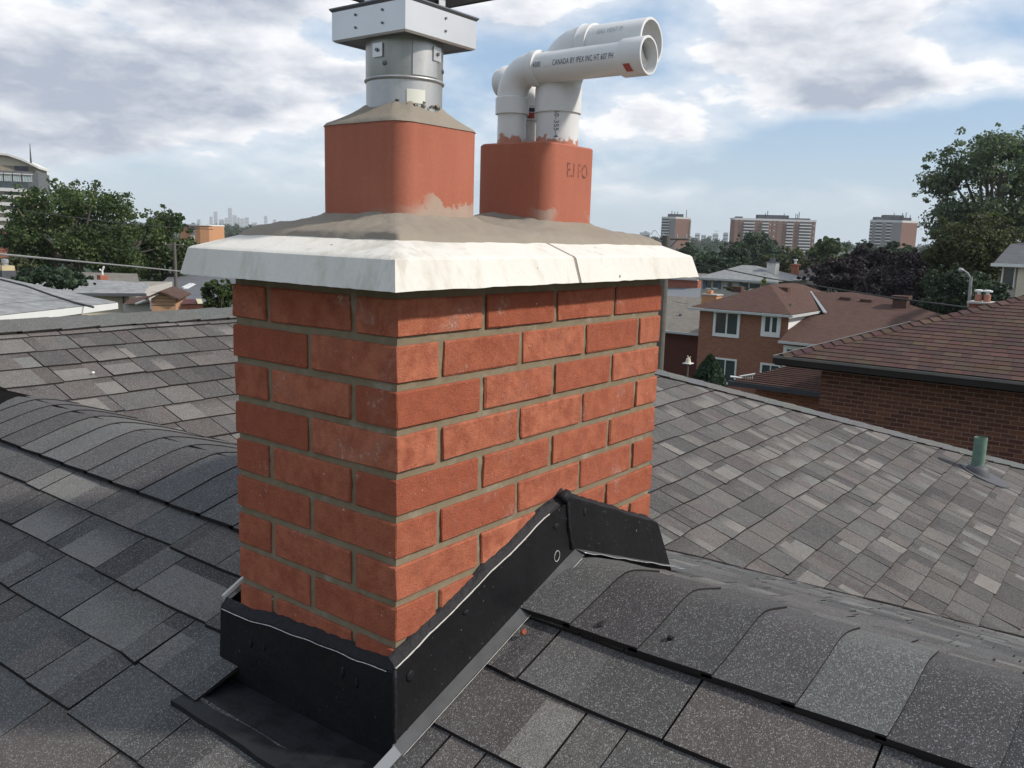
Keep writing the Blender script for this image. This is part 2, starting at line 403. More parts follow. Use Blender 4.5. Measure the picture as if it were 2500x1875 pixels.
M_leafo = leafmat('olive_leaves', (0.036, 0.046, 0.022), (0.10, 0.11, 0.05))
M_leafd = leafmat('dark_leaves', (0.022, 0.038, 0.026), (0.072, 0.105, 0.062), 0.25)
M_leafg = leafmat('hazy_oak_leaves', (0.060, 0.078, 0.060), (0.155, 0.185, 0.140), 0.4)  # leaf colours paled, haze before the tall trees put into them
M_leafp = leafmat('purple_leaves', (0.018, 0.013, 0.016), (0.050, 0.036, 0.040), 0.15)
M_leafy = leafmat('yellow_green_leaves', (0.12, 0.15, 0.03), (0.26, 0.27, 0.06), 0.3)
M_bark = plain('bark', (0.11, 0.095, 0.08), 0.9, 0.1, 0, 0.25, 12)
M_wood = plain('weathered_wood', (0.115, 0.105, 0.092), 0.9, 0.1, 0, 0.2, 3)
M_eave = plain('dull_white_gutter', (0.42, 0.43, 0.42), 0.6, 0.3, 0, 0.06)
M_white = plain('white_trim', (0.66, 0.66, 0.64), 0.6, 0.3, 0, 0.04)
M_glass = plain('window_glass', (0.035, 0.05, 0.055), 0.15, 0.6, 0, 0.3, 0.8)
M_glasslt = plain('pale_window_glass', (0.28, 0.36, 0.36), 0.25, 0.6, 0, 0.3, 0.8)
def roofmat(name, c1, c2, su=1.0, sv=8.0, course=0.145):
    def fn(t, b, pos):
        sep = t.new('ShaderNodeSeparateXYZ'); t.l.new(pos, sep.inputs[0])
        w = t.math('ADD', sep.outputs['X'], sep.outputs['Y'])
        n = t.noise(t.vmath('MULTIPLY', pos, (1.0, 1.0, 12.0)), 2.2, 4, 0.6)[0]
        n2 = t.noise(pos, 0.35, 3)[0]
        ln = t.math('PINGPONG', sep.outputs['Z'], (course or 0.1) * 0.18)
        c = t.mix(t.maprange(n, 0.35, 0.65), c1, c2)
        c = t.mix(t.math('MULTIPLY', n2, 0.4), c, tuple(x * 0.7 for x in c1))
        if course: c = t.mix(t.maprange(ln, 0.006, 0.0), c, tuple(x * 0.72 for x in c1))
        setc(t, b, c)
    return mat(name, fn, 0.92, 0.15)
M_rbrown = roofmat('brown_shingle_roof', (0.083, 0.046, 0.038), (0.118, 0.07, 0.055))
M_rgrey = roofmat('grey_shingle_roof', (0.20, 0.205, 0.205), (0.31, 0.31, 0.305), course=None)
M_rgreyd = roofmat('dark_grey_roof', (0.10, 0.105, 0.11), (0.15, 0.15, 0.155))
M_rtan = roofmat('tan_shingle_roof', (0.16, 0.145, 0.125), (0.24, 0.22, 0.19))
def f_wbrick(c1, c2, cm):
    def fn(t, b, pos):
        sep = t.new('ShaderNodeSeparateXYZ'); t.l.new(pos, sep.inputs[0])
        cb = t.new('ShaderNodeCombineXYZ'); t.l.new(t.math('ADD', sep.outputs['X'], sep.outputs['Y']), cb.inputs[0]); t.l.new(sep.outputs['Z'], cb.inputs[1])
        br = t.new('ShaderNodeTexBrick'); t.l.new(cb.outputs[0], br.inputs['Vector'])
        br.inputs['Scale'].default_value = 1.0; br.inputs['Brick Width'].default_value = 0.21; br.inputs['Row Height'].default_value = 0.067
        br.inputs['Mortar Size'].default_value = 0.006
        br.inputs['Color1'].default_value = (*c1, 1); br.inputs['Color2'].default_value = (*c2, 1); br.inputs['Mortar'].default_value = (*cm, 1)
        setc(t, b, br.outputs['Color'])
    return fn
M_wbrick = mat('far_brick_wall', f_wbrick((0.20, 0.075, 0.045), (0.27, 0.115, 0.07), (0.25, 0.19, 0.15)), 0.9, 0.15)
M_wbrickr = mat('far_red_brick_wall', f_wbrick((0.26, 0.075, 0.045), (0.32, 0.11, 0.07), (0.30, 0.2, 0.15)), 0.9, 0.15)
M_worange = mat('far_orange_brick_wall', f_wbrick((0.44, 0.21, 0.10), (0.52, 0.26, 0.13), (0.46, 0.3, 0.2)), 0.9, 0.15)
M_beige = plain('beige_stucco', (0.56, 0.49, 0.38), 0.9, 0.15, 0, 0.06)
M_greywall = plain('grey_stucco', (0.40, 0.375, 0.34), 0.9, 0.15, 0, 0.06)
M_darkgrey = plain('charcoal_cladding', (0.12, 0.125, 0.13), 0.7, 0.3)
M_steelpaint = plain('grey_painted_steel', (0.32, 0.33, 0.33), 0.5, 0.4, 0.3)
M_wire = plain('power_cable', (0.035, 0.035, 0.035), 0.6, 0.3)
M_wirel = plain('grey_power_cable', (0.22, 0.22, 0.22), 0.6, 0.3)

# ================================================================== THE ROOF WE STAND ON
ZR = -0.475; XR = 0.49; SA = 0.357; SB = 0.375; SC = 0.345; ZC0 = -1.33; YRC = 3.1
def zA(x): return ZR - SA * (XR - x)
def zB(x): return ZR - SB * (x - XR)
def zC(y): return ZC0 + SC * y
def fnoise(x, y, z=0.0): return mnoise.noise(Vector((x, y, z)))
nA = Vector((-SA, 0, 1)).normalized(); nB = Vector((SB, 0, 1)).normalized(); nC = Vector((0, -SC, 1)).normalized()
def mapA(u, s, h):
    p = Vector((s, u, zA(s))); return p + nA * (h + 0.003 * fnoise(s * 4, u * 3))
def mapB(u, s, h):
    x = -s; p = Vector((x, u, zB(x))); return p + nB * (h + 0.003 * fnoise(x * 4, u * 3, 5))
def mapC(u, s, h):
    y = s; p = Vector((u, y, zC(y))); return p + nC * (h + 0.004 * fnoise(u * 2.2, y * 2.2, 9))
YJ = (ZR - ZC0) / SC        # where the near ridge runs into the main slope
def xval(y): return XR + (ZR - zC(y)) / SB       # valley between back slope and main slope
XH = 6.1 - 0.03
def xhip(y): return XH - y

DARK = (0.044, 0.043, 0.046)
TONES = [((0.070, 0.068, 0.069), 4), ((0.085, 0.080, 0.078), 5), ((0.092, 0.084, 0.081), 4), ((0.080, 0.081, 0.081), 4), ((0.104, 0.102, 0.097), 3)]
LIGHTS = [(0.150, 0.147, 0.138), (0.135, 0.131, 0.125), (0.128, 0.134, 0.130), (0.165, 0.158, 0.148)]
def tone(r):
    tot = sum(w for _, w in TONES); k = r.random() * tot
    for c, w in TONES:
        k -= w
        if k <= 0: break
    g = r.uniform(0.98, 1.20); return tuple(v * g for v in c)
TABS = []
def tab(mp, u0, u1, s0, s1, r, clampu=None, lift=0.0065, dark=0.0, tint=1.0):
    gap = (0.0024 if mp is mapC else 0.0018) * r.uniform(0.8, 1.25)
    a, b = u0 + gap, u1 - gap
    # colour patches: columns x rows
    tt_ = tint if isinstance(tint, tuple) else (tint,) * 3
    base = tone(r); base = tuple(v * q_ for v, q_ in zip(base, tt_))
    ncol = 1 if (b - a) < 0.09 else r.choice([1, 2, 2, 3])
    cuts = [0.0] + sorted(r.uniform(0.25, 0.75) if ncol == 2 else [0.33, 0.66][k] + r.uniform(-0.1, 0.1) for k in range(ncol - 1)) + [1.0]
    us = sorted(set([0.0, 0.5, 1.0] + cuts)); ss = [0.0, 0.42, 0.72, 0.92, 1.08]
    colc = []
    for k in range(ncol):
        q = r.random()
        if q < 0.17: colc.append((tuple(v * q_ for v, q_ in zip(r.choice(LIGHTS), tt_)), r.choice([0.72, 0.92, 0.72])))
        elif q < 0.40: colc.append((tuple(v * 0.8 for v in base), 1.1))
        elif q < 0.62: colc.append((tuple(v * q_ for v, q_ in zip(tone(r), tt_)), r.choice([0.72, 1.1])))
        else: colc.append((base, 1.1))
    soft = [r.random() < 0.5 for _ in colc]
    wob = r.uniform(-0.0025, 0.0025); skew = r.uniform(-0.003, 0.003); ll = lift + r.uniform(-0.001, 0.003)
    V = []; nu = len(us); ns = len(ss)
    for j, sv in enumerate(ss):
        for i, uv in enumerate(us):
            u = a + (b - a) * uv; s = s0 + (s1 - s0) * sv
            if j == 0: s += wob + skew * (uv - 0.5) * 2 + 0.004 * fnoise(u * 4, s0 * 9)
            h = ll + (0.0015 - ll) * min(sv, 1.0)
            if clampu:
                lo, hi = clampu(s); u = min(max(u, lo), hi)
            V.append(mp(u, s, h))
    fs = []; cs = []; ms = []
    for j in range(ns - 1):
        for i in range(nu - 1):
            q = [j * nu + i, j * nu + i + 1, (j + 1) * nu + i + 1, (j + 1) * nu + i]
            if (V[q[0]] - V[q[2]]).length < 0.004 and (V[q[1]] - V[q[3]]).length < 0.004: continue
            um = (us[i] + us[i + 1]) / 2; k = max(x for x in range(ncol) if cuts[x] <= um)
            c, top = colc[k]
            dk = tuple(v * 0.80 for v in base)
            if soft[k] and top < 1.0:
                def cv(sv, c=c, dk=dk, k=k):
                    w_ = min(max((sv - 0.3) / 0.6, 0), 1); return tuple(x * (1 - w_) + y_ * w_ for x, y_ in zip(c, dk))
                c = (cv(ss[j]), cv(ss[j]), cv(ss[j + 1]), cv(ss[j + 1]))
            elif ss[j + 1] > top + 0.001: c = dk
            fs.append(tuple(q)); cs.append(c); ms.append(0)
    if not fs: return
    def skirt(idx):
        n = len(V)
        for i in idx:
            p = V[i]; V.append(p - Vector((0, 0, ll * 1.0 + 0.001)))
        for k in range(len(idx) - 1):
            fs.append((idx[k], n + k, n + k + 1, idx[k + 1])); cs.append((0.01, 0.01, 0.01)); ms.append(1)
    skirt(list(range(nu))); skirt([j * nu for j in range(ns)][::-1]); skirt([j * nu + nu - 1 for j in range(ns)])
    cen = sum((V[i] for i in range(nu * ns)), Vector()) / (nu * ns)
    if mp is mapA and 0.0 < cen.y < 0.425 and cen.x > -0.09: return
    TABS.append((V, fs, cs, ms, cen, (u1 - u0) * (s1 - s0), mp))
def field(mp, ulo, uhi, butts, seed, wmin=0.12, wmax=0.25, clampu=None, tint=1.0):
    r = random.Random(seed)
    for i in range(len(butts) - 1):
        s0, s1 = butts[i], butts[i + 1]
        lo, hi = ulo, uhi
        if clampu:
            l0, h0 = clampu(s0); l1, h1 = clampu(s1); lo = max(lo, min(l0, l1)); hi = min(hi, max(h0, h1))
        if hi <= lo: continue
        u = lo - r.uniform(0, 0.15)
        while u < hi:
            w = r.uniform(wmin, wmax)
            if r.random() < 0.14: w = r.uniform(0.06, 0.1)
            a, b = max(u, lo), min(u + w, hi)
            if b - a > 0.012: tab(mp, a, b, s0, s1, r, clampu, tint=tint)
            u += w
# front slope, left of the chimney / right of the chimney
bl = [0.158 - 0.1285 * k for k in range(0, 14)][::-1] + [0.285, 0.40]
br_ = [0.187 - 0.131 * k for k in range(0, 14)][::-1] + [0.318, 0.42]
field(mapA, 0.4155, 3.3, [b for b in bl if b >= 0.02], 11, 0.16, 0.27, None, (1.14, 1.10, 1.07))
field(mapA, 0.0, 3.3, [b for b in bl if b < 0.09], 12, 0.16, 0.27, None, (1.14, 1.10, 1.07))
field(mapA, -2.2, -0.004, br_, 13, 0.16, 0.28, None, (1.10, 1.08, 1.06))
# back slope down to the valley
def clB(s):   # s=-x ; u=y must stay on the near side of the valley
    x = -s; y = (ZR - SB * (x - XR) - ZC0) / SC
    return (-2.5, y + 0.03)
field(mapB, -2.2, 3.3, [-(0.60 + 0.133 * k) for k in range(0, 25)][::-1], 14, 0.12, 0.24, clB)
# main slope
def clC(y):
    lo = xval(y) if y < YJ - 0.02 else (-2.0 if y > YJ + 0.1 else xval(y))
    return (lo, xhip(y))
yb = [2.655 - 0.1336 * k for k in range(0, 40)][::-1] + [2.788, 2.921, 3.054]
field(mapC, -2.0, 9.0, [y for y in yb if y > -2.3], 15, 0.13, 0.25, clC, (1.16, 1.08, 1.03))

VALLEY = True
bung = empty('bungalow', (0, 0, -0.5), label='low house under the camera with grey blended shingle roof around the red brick chimney', cat='house')
def child(name, mb, mats, parent=bung, **k):
    o = mb.build(name, mats, None, **k); o.parent = parent; o.matrix_parent_inverse = parent.matrix_world.inverted() if False else Matrix.Translation(-Vector(parent.location))
    return o
slopes = {}
def deck(name, pts, label):
    m = MB(); m.poly(pts); o = child(name, m, M_deck, label=label); return o
def pA(x, y): return (x, y, zA(x) - 0.003)
m = MB()
for x0_, x1_, y0_, y1_ in ((-2.6, -0.124, -2.6, 3.4), (-0.124, XR, -2.6, 0.0), (-0.124, XR, 0.43, 3.4)): m.poly([pA(x0_, y0_), pA(x1_, y0_), pA(x1_, y1_), pA(x0_, y1_)])
slopes[mapA] = child('roof_slope', m, M_deck, label='dark grey near slope below the chimney')
slopes[mapB] = deck('roof_slope', [(XR, -2.6, ZR - 0.003), (4.4, -2.6, zB(4.4) - 0.003), (xval(-2.6), -2.6, zB(xval(-2.6)) - 0.003), (XR, YJ, ZR - 0.003)][0:1] + [(4.0, -2.6, zB(4.0) - 0.003), (XR, YJ, ZR - 0.003)], 'narrow back slope running into the valley')
slopes[mapC] = deck('roof_slope', [(-2.2, YJ - 0.1, zC(YJ - 0.1) - 0.003), (XR + 0.1, YJ - 0.1, zC(YJ - 0.1) - 0.003), (xval(-2.6), -2.6, zC(-2.6) - 0.003), (xhip(-2.6), -2.6, zC(-2.6) - 0.003), (xhip(YRC), YRC, zC(YRC) - 0.003), (-2.2, YRC, zC(YRC) - 0.003)], 'broad brown grey slope rising behind the chimney')
m = MB()   # far sides of the roof and the walls under it
zr = zC(YRC); xr = xhip(YRC)
m.poly([(-2.2, YRC, zr - 0.004), (xr, YRC, zr - 0.004), (xr + 5, YRC + 5, zr - 1.9), (-2.2, YRC + 5, zr - 1.9)])
m.poly([(xr, YRC, zr - 0.004), (xhip(-2.6), -2.6, zC(-2.6) - 0.004), (xhip(-2.6) + 0.6, -2.6, zC(-2.6) - 0.25), (xr + 5.6, YRC + 5, zr - 2.1)])
child('far_roof_side', m, M_rgreyd)
m = MB(); m.box((-2.0, -2.4, -6.0), (6.2, 7.4, -2.35)); child('house_wall', m, M_wbrick)
# which shingles show largest
def screen(p):
    d = CM.transposed() @ (p - CAM)
    if d.z > -0.05: return None
    return 1250 + F * d.x / -d.z, 937.5 - F * d.y / -d.z, -d.z
cand = []
for i, T in enumerate(TABS):
    q = screen(T[4]); sc = 0
    if q and -60 < q[0] < 2560 and -60 < q[1] < 1950:
        hid = 560 < q[0] < 1590 and q[1] < 1640 and (T[4].y > 0.41 or T[4].x > 0.8)
        n = {mapA: nA, mapB: nB, mapC: nC}[T[6]]; v = (CAM - T[4]).normalized()
        sc = 0 if hid else T[5] * max(n.dot(v), 0) / q[2] ** 2
    cand.append((sc, i))
cand.sort(reverse=True); top = {i for s, i in cand[:300]}
rest = MB()
for i, T in enumerate(TABS):
    V, fs, cs, ms, cen, ar, mp = T
    if i in top:
        m = MB()
        for f, c, mi in zip(fs, cs, ms): pass
        m.v = [tuple(v) for v in V]; m.f = fs; m.c = cs; m.m = ms
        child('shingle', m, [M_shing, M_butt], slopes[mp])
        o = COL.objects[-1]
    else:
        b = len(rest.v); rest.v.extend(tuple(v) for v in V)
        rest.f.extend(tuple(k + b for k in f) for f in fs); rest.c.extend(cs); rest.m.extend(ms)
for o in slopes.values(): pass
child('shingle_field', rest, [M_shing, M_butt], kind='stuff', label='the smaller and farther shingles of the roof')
# slopes sit inside the house empty: shingles were given in world space
for o in COL.objects:
    if o.parent in slopes.values(): o.matrix_parent_inverse = Matrix.Identity(4)

m = MB(); P = []
yy = -2.4
while yy < YJ - 0.03:
    P.append(Vector((xval(yy) + 0.010 + 0.012 * fnoise(yy * 3, 2), yy, zC(yy) + 0.004 + 0.004 * fnoise(yy * 5, 8)))); yy += 0.06
m.tube(P, 0.0055, 6); child('valley_cut_edge', m, M_butt)
# ridge caps: bent pieces laid over a crest
def cap_piece(org, dr, acr, nL, nR, L, half, r, round_=0.05, lift=0.010, col=None, spread=1.0, over=0.03):
    """org: point on crest, dr: unit vector along crest (butt end at 0, runs to L), acr: horizontal unit across, nL/nR slope drop per metre across"""
    ts = [-1, -0.72, -0.45, -0.25, -0.1, 0, 0.1, 0.25, 0.45, 0.72, 1]
    V = []; tone_ = col or tuple(v * r.uniform(0.85, 1.15) for v in (0.085, 0.085, 0.084))
    js = r.uniform(-0.004, 0.004)
    for j, l in enumerate((0.0, 0.3, 0.7, 1.0)):
        for tt in ts:
            x = tt * half; ax = abs(x); sl_ = nL if x < 0 else nR
            drop = sl_ * (math.sqrt(ax * ax + round_ ** 2) - round_)
            h = lift * (1 - l) + 0.003 + 0.003 * fnoise(org.x * 5 + x * 6, org.y * 5 + l)
            lag = 0.012 * (ax / half) ** 2 * (1 if j == 0 else 0)
            V.append(org + dr * (l * (L + over) + js + (lag if j == 0 else 0)) + acr * x + Vector((0, 0, h - drop)))
    n = len(ts); fs = []; cs = []; ms = []
    for j in range(3):
        for i in range(n - 1):
            fs.append((j * n + i, j * n + i + 1, (j + 1) * n + i + 1, (j + 1) * n + i)); cs.append(tone_); ms.append(0)
    def skirt(idx):
        b = len(V)
        for i in idx: V.append(V[i] - Vector((0, 0, 0.009)))
        for k in range(len(idx) - 1): fs.append((idx[k], b + k, b + k + 1, idx[k + 1])); cs.append((0.01, 0.01, 0.01)); ms.append(1)
    skirt(list(range(n))); skirt([j * n for j in range(4)]); skirt([j * n + n - 1 for j in range(4)])
    m = MB(); m.v = [tuple(v) for v in V]; m.f = fs; m.c = cs; m.m = ms; m.smooth = True
    me = m.mesh('ridge_cap', [M_shing, M_butt])
    bm = bmesh.new(); bm.from_mesh(me)
    for e in bm.edges:
        if len(e.link_faces) == 2 and e.calc_face_angle(0) > R(50): e.smooth = False
    bmesh.ops.recalc_face_normals(bm, faces=bm.faces); bm.to_mesh(me); bm.free()
    o = link('ridge_cap', me); o.parent = bung; o.matrix_parent_inverse = Matrix.Translation(-Vector(bung.location))
    return o
rc = random.Random(5)
CT = [(0.070, 0.071, 0.073), (0.082, 0.083, 0.084), (0.10, 0.102, 0.10), (0.075, 0.072, 0.074), (0.064, 0.061, 0.063), (0.092, 0.092, 0.09)]
y = 3.2
while y > 0.42:      # left of the chimney: each butt faces away from the chimney side
    o = cap_piece(Vector((XR, y, ZR - 0.009)), Vector((0, 1, 0)), Vector((-1, 0, 0)), SB, SA, 0.142, 0.235, rc, 0.075, 0.0040, tuple(v * q_ for v, q_ in zip(rc.choice(CT), (1.20, 1.15, 1.12)))); y -= 0.142
y = -2.0
while y < -0.02:
    g_ = rc.uniform(0.8, 1.2)
    o = cap_piece(Vector((XR - 0.01, y, ZR - 0.003)), Vector((0, 1, 0)), Vector((-1, 0, 0)), SB, SA, 0.133, 0.170, rc, 0.045, 0.0045, tuple(v * g_ for v in rc.choice(CT[:4]))); y += 0.133
# main ridge and hip
x = -2.0
while x < xr - 0.05:
    cap_piece(Vector((x + 0.17, YRC, zr - 0.004)), Vector((-1, 0, 0)), Vector((0, -1, 0)), 0.38, SC, 0.17, 0.15, rc, 0.05, 0.005, tuple(v * 1.3 * rc.uniform(0.93, 1.07) for v in (0.088, 0.087, 0.084))); x += 0.17
hd = Vector((1, -1, -SC)); L = hd.length; hd.normalize(); k = 0.0
ac = Vector((-1, -1, 0)).normalized()
while k < 6.0:
    p = Vector((xr, YRC, zr + 0.002)) + hd * k
    cap_piece(p + hd * 0.14, -hd, ac, 0.25, SC * 0.72, 0.14, 0.125, rc, 0.04, 0.0045, tuple(v * 1.35 * rc.uniform(0.93, 1.07) for v in (0.088, 0.087, 0.084))); k += 0.14

# plumbing stack on the main slope
st = empty('plumbing_stack', (5.50, -0.02, zC(-0.02)), label='green copper pipe with black rubber boot poking through the shingles at right', cat='vent pipe')
def part(name, mb, mats, root, **k):
    o = mb.build(name, mats, None, **k); o.parent = root; o.matrix_parent_inverse = Matrix.Translation(-Vector(root.location)) if root.type == 'EMPTY' and root.rotation_euler[2] == 0 else Matrix.Identity(4)
    return o
px0, py0 = 5.50, -0.02; z0 = zC(py0)
M_copper = plain('green_copper', (0.13, 0.20, 0.155), 0.75, 0.3, 0.1, 0.2, 30)
M_lead = plain('dark_boot', (0.085, 0.085, 0.09), 0.6, 0.3)
m = MB(); m.tube([(px0, py0, z0 - 0.05), (px0, py0, z0 + 0.25), (px0, py0, z0 + 0.25), (px0, py0, z0 + 0.12)], [0.041, 0.041, 0.036, 0.036], 20); part('pipe', m, M_copper, st, auto=40)
m = MB(); m.tube([(px0, py0, z0 - 0.01), (px0, py0, z0 + 0.035), (px0, py0, z0 + 0.05), (px0, py0, z0 + 0.06)], [0.082, 0.07, 0.06, 0.043], 20); part('rubber_boot', m, M_lead, st, auto=40)
m = MB(); pts = []
for a in range(24):
    an = 2 * PI * a / 24; xx = px0 + 0.115 * math.cos(an); yy = py0 - 0.05 + 0.15 * math.sin(an); pts.append((xx, yy, zC(yy) + 0.014))
m.poly(pts); m.add([(p[0], p[1], p[2] - 0.012) for p in pts] + pts, [(a, (a + 1) % 24, 24 + (a + 1) % 24, 24 + a) for a in range(24)]); part('base_flange', m, M_lead, st)

# ================================================================== THE CHIMNEY
BL, BW, BH, BJ = 0.1975, 0.0925, 0.0566, 0.0125
CW, CD = 0.8275, 0.4075; CHc = 0.0691
chim = empty('chimney', (CW / 2, CD / 2, -0.5), label='red brick chimney with pale concrete cap straddling the grey shingle ridge', cat='chimney')
def brick_mesh(l, w, h, seed):
    r = random.Random(seed); bm = bmesh.new(); bmesh.ops.create_cube(bm, size=1.0)
    for v in bm.verts: v.co = Vector((v.co.x * l, v.co.y * w, v.co.z * h))
    bmesh.ops.bevel(bm, geom=list(bm.edges), offset=0.0021, segments=1, affect='EDGES')
    for v in bm.verts: v.co += Vector([r.uniform(-0.0011, 0.0011) for _ in range(3)])
    me = bpy.data.meshes.new('brick'); bm.to_mesh(me); bm.free(); me.materials.append(M_brick); return me
BM = {}
for k in range(4):
    BM[('x', k)] = brick_mesh(BL, BW, BH, k); BM[('y', k)] = brick_mesh(BW, BL, BH, k + 10)
rb = random.Random(3)
def put_brick(kind, cx, cy, cz):
    o = link('brick', BM[(kind, rb.randrange(4))], chim)
    o.matrix_parent_inverse = Matrix.Translation(-Vector(chim.location))
    o.location = (cx + rb.uniform(-0.0006, 0.0006), cy + rb.uniform(-0.0006, 0.0006), cz + rb.uniform(-0.0005, 0.0005))
    o.rotation_euler = (rb.uniform(-0.004, 0.004), rb.uniform(-0.004, 0.004), rb.uniform(-0.006, 0.006) + (PI if rb.random() < 0.5 else 0))
for row in range(0, 13):
    zc = -CHc * row + BJ / 2 + BH / 2
    if row % 2 == 0:
        for k in range(4):
            for yy in (BW / 2, CD - BW / 2): put_brick('x', BL / 2 + k * (BL + BJ), yy, zc)
        for xx in (BW / 2, CW - BW / 2): put_brick('y', xx, CD / 2, zc)
    else:
        for xx in (BW / 2, CW - BW / 2):
            for yy in (BL / 2, CD - BL / 2): put_brick('y', xx, yy, zc)
        for k in range(3):
            for yy in (BW / 2, CD - BW / 2): put_brick('x', BW + BJ + BL / 2 + k * (BL + BJ), yy, zc)
# mortar: one body set back behind the brick faces, joints read as recesses
def grid_box(m, a, b, step, amp, seed):
    (x0, y0, z0), (x1, y1, z1) = a, b
    def face(o, u, v, lu, lv, n):
        nu = max(1, int(lu / step)); nv = max(1, int(lv / step)); V = []; fs = []
        for j in range(nv + 1):
            for i in range(nu + 1):
                p = o + u * (lu * i / nu) + v * (lv * j / nv)
                edge = i in (0, nu) or j in (0, nv)
                V.append(p + n * (0 if edge else amp * mnoise.noise(p * 60 + Vector((seed, 0, 0)))))
        for j in range(nv):
            for i in range(nu): fs.append((j * (nu + 1) + i, j * (nu + 1) + i + 1, (j + 1) * (nu + 1) + i + 1, (j + 1) * (nu + 1) + i))
        m.add(V, fs)
    X, Y, Z = Vector((1, 0, 0)), Vector((0, 1, 0)), Vector((0, 0, 1))
    face(Vector((x0, y0, z0)), X, Z, x1 - x0, z1 - z0, -Y); face(Vector((x1, y1, z0)), -X, Z, x1 - x0, z1 - z0, Y)
    face(Vector((x0, y1, z0)), -Y, Z, y1 - y0, z1 - z0, -X); face(Vector((x1, y0, z0)), Y, Z, y1 - y0, z1 - z0, X)
m = MB(); grid_box(m, (0.0048, 0.0048, -0.86), (CW - 0.0048, CD - 0.0048, 0.0820), 0.014, 0.0022, 1)
part('mortar', m, M_mortar, chim)

# concrete cap, cast in two slabs
def cap_full(off=0.0, seed=0):
    r = random.Random(seed); m = MB(); N = 40
    Bc = [(-0.062, -0.058, 0.0800), (0.903, -0.050, 0.0812), (0.903, 0.478, 0.0800), (-0.055, 0.478, 0.0790)]
    T1 = [(-0.0475, -0.0425, 0.1225), (0.888, -0.0375, 0.1258), (0.888, 0.470, 0.126), (-0.0435, 0.470, 0.1242)]
    T2 = [(-0.0435, -0.0385, 0.1260), (0.883, -0.0335, 0.1292), (0.883, 0.466, 0.129), (-0.0395, 0.466, 0.1276)]
    T3 = [(-0.036, -0.031, 0.1285), (0.876, -0.026, 0.1315), (0.876, 0.459, 0.1315), (-0.032, 0.459, 0.1300)]
    M4 = [(0.045, 0.045, 0.1570), (0.835, 0.045, 0.1580), (0.835, 0.385, 0.158), (0.04, 0.385, 0.157)]
    I5 = [(0.12, 0.12, 0.150), (0.7, 0.12, 0.150), (0.7, 0.3, 0.150), (0.12, 0.3, 0.150)]
    I0 = [(-0.02, -0.02, 0.0815), (0.85, -0.02, 0.0815), (0.85, 0.43, 0.0815), (-0.02, 0.43, 0.0815)]
    rings = [I0, Bc, T1, T2, T3, M4, I5]; V = []
    for ri, R4 in enumerate(rings):
        for c in range(4):
            a = Vector(R4[c]); b = Vector(R4[(c + 1) % 4])
            for i in range(N):
                p = a.lerp(b, i / N)
                if ri == 1:
                    p.z += 0.0010 * mnoise.noise(p * 60) + 0.0003 * mnoise.noise(p * 16) + (0.0012 * r.random() if r.random() < 0.35 else 0)
                elif ri in (2, 3, 4): p += Vector((0, 0, 0.0004 * mnoise.noise(p * 9)))
                if off: p += (p - Vector((0.42, 0.21, 0.12))).normalized() * off
                V.append(p)
    n = 4 * N; fs = []
    for ri in range(len(rings) - 1):
        for k in range(n): fs.append((ri * n + k, ri * n + (k + 1) % n, (ri + 1) * n + (k + 1) % n, (ri + 1) * n + k))
    fs.append(tuple(reversed(range(n)))); fs.append(tuple((len(rings) - 1) * n + k for k in range(n)))
    m.add(V, fs); return m
def cut(me, x, keep_low, slant=0.0):
    bm = bmesh.new(); bm.from_mesh(me)
    g = list(bm.verts) + list(bm.edges) + list(bm.faces)
    res = bmesh.ops.bisect_plane(bm, geom=g, plane_co=(x, 0, 0.1), plane_no=(1, slant, 0.0), clear_outer=keep_low, clear_inner=not keep_low)
    ed = [e for e in res['geom_cut'] if isinstance(e, bmesh.types.BMEdge)]
    bmesh.ops.holes_fill(bm, edges=ed); bm.to_mesh(me); bm.free()
XJ = 0.407
for lo in (True, False):
    me = cap_full().mesh('cap_slab', M_conc); cut(me, XJ - 0.0045 if lo else XJ + 0.0045, lo)
    o = link('cap_slab', me, chim); o.matrix_parent_inverse = Matrix.Translation(-Vector(chim.location))
    me.polygons.foreach_set('use_smooth', [True] * len(me.polygons))
    bm = bmesh.new(); bm.from_mesh(me); bmesh.ops.recalc_face_normals(bm, faces=bm.faces)
    for e in bm.edges:
        if len(e.link_faces) == 2 and e.calc_face_angle(0) > R(26): e.smooth = False
    bm.to_mesh(me); bm.free()
me = cap_full(-0.0015).mesh('cap_joint', M_wash); cut(me, XJ + 0.006, True); cut(me, XJ - 0.006, False)
o = link('cap_joint', me, chim); o.matrix_parent_inverse = Matrix.Translation(-Vector(chim.location))
# mortar wash sloping up to the flues
F1 = (0.207, 0.202, 0.205); F2 = (0.610, 0.200, 0.190)
def rsq(cx, cy, w, r, n=10):
    P = []
    for sx, sy, a0 in [(1, 1, 0), (-1, 1, 90), (-1, -1, 180), (1, -1, 270)]:
        for k in range(n + 1):
            a = R(a0 + 90 * k / n); P.append((cx + sx * (w / 2 - r) + r * math.cos(a), cy + sy * (w / 2 - r) + r * math.sin(a)))
    return P
def dsq(x, y, f):
    dx = abs(x - f[0]) - f[2] / 2 + 0.03; dy = abs(y - f[1]) - f[2] / 2 + 0.03
    return math.hypot(max(dx, 0), max(dy, 0)) - 0.03
def wz(x, y):
    e = min(x - 0.02, 0.856 - x, y - 0.02, 0.41 - y); e = max(e, 0)
    z = 0.1545 + 0.030 * (1 - math.exp(-e / 0.05))
    d = min(dsq(x, y, F1), dsq(x, y, F2)); z += 0.013 * math.exp(-max(d, 0) / 0.02)
    z += 0.014 * math.exp(-((x - 0.47) ** 2 + (y - 0.25) ** 2) / 0.006)
    z += 0.003 * fnoise(x * 14, y * 14) + 0.0024 * fnoise(x * 45, y * 45) + 0.0016 * abs(fnoise(x * 90, y * 90))
    return z
m = MB(); nx, ny = 120, 60; V = []
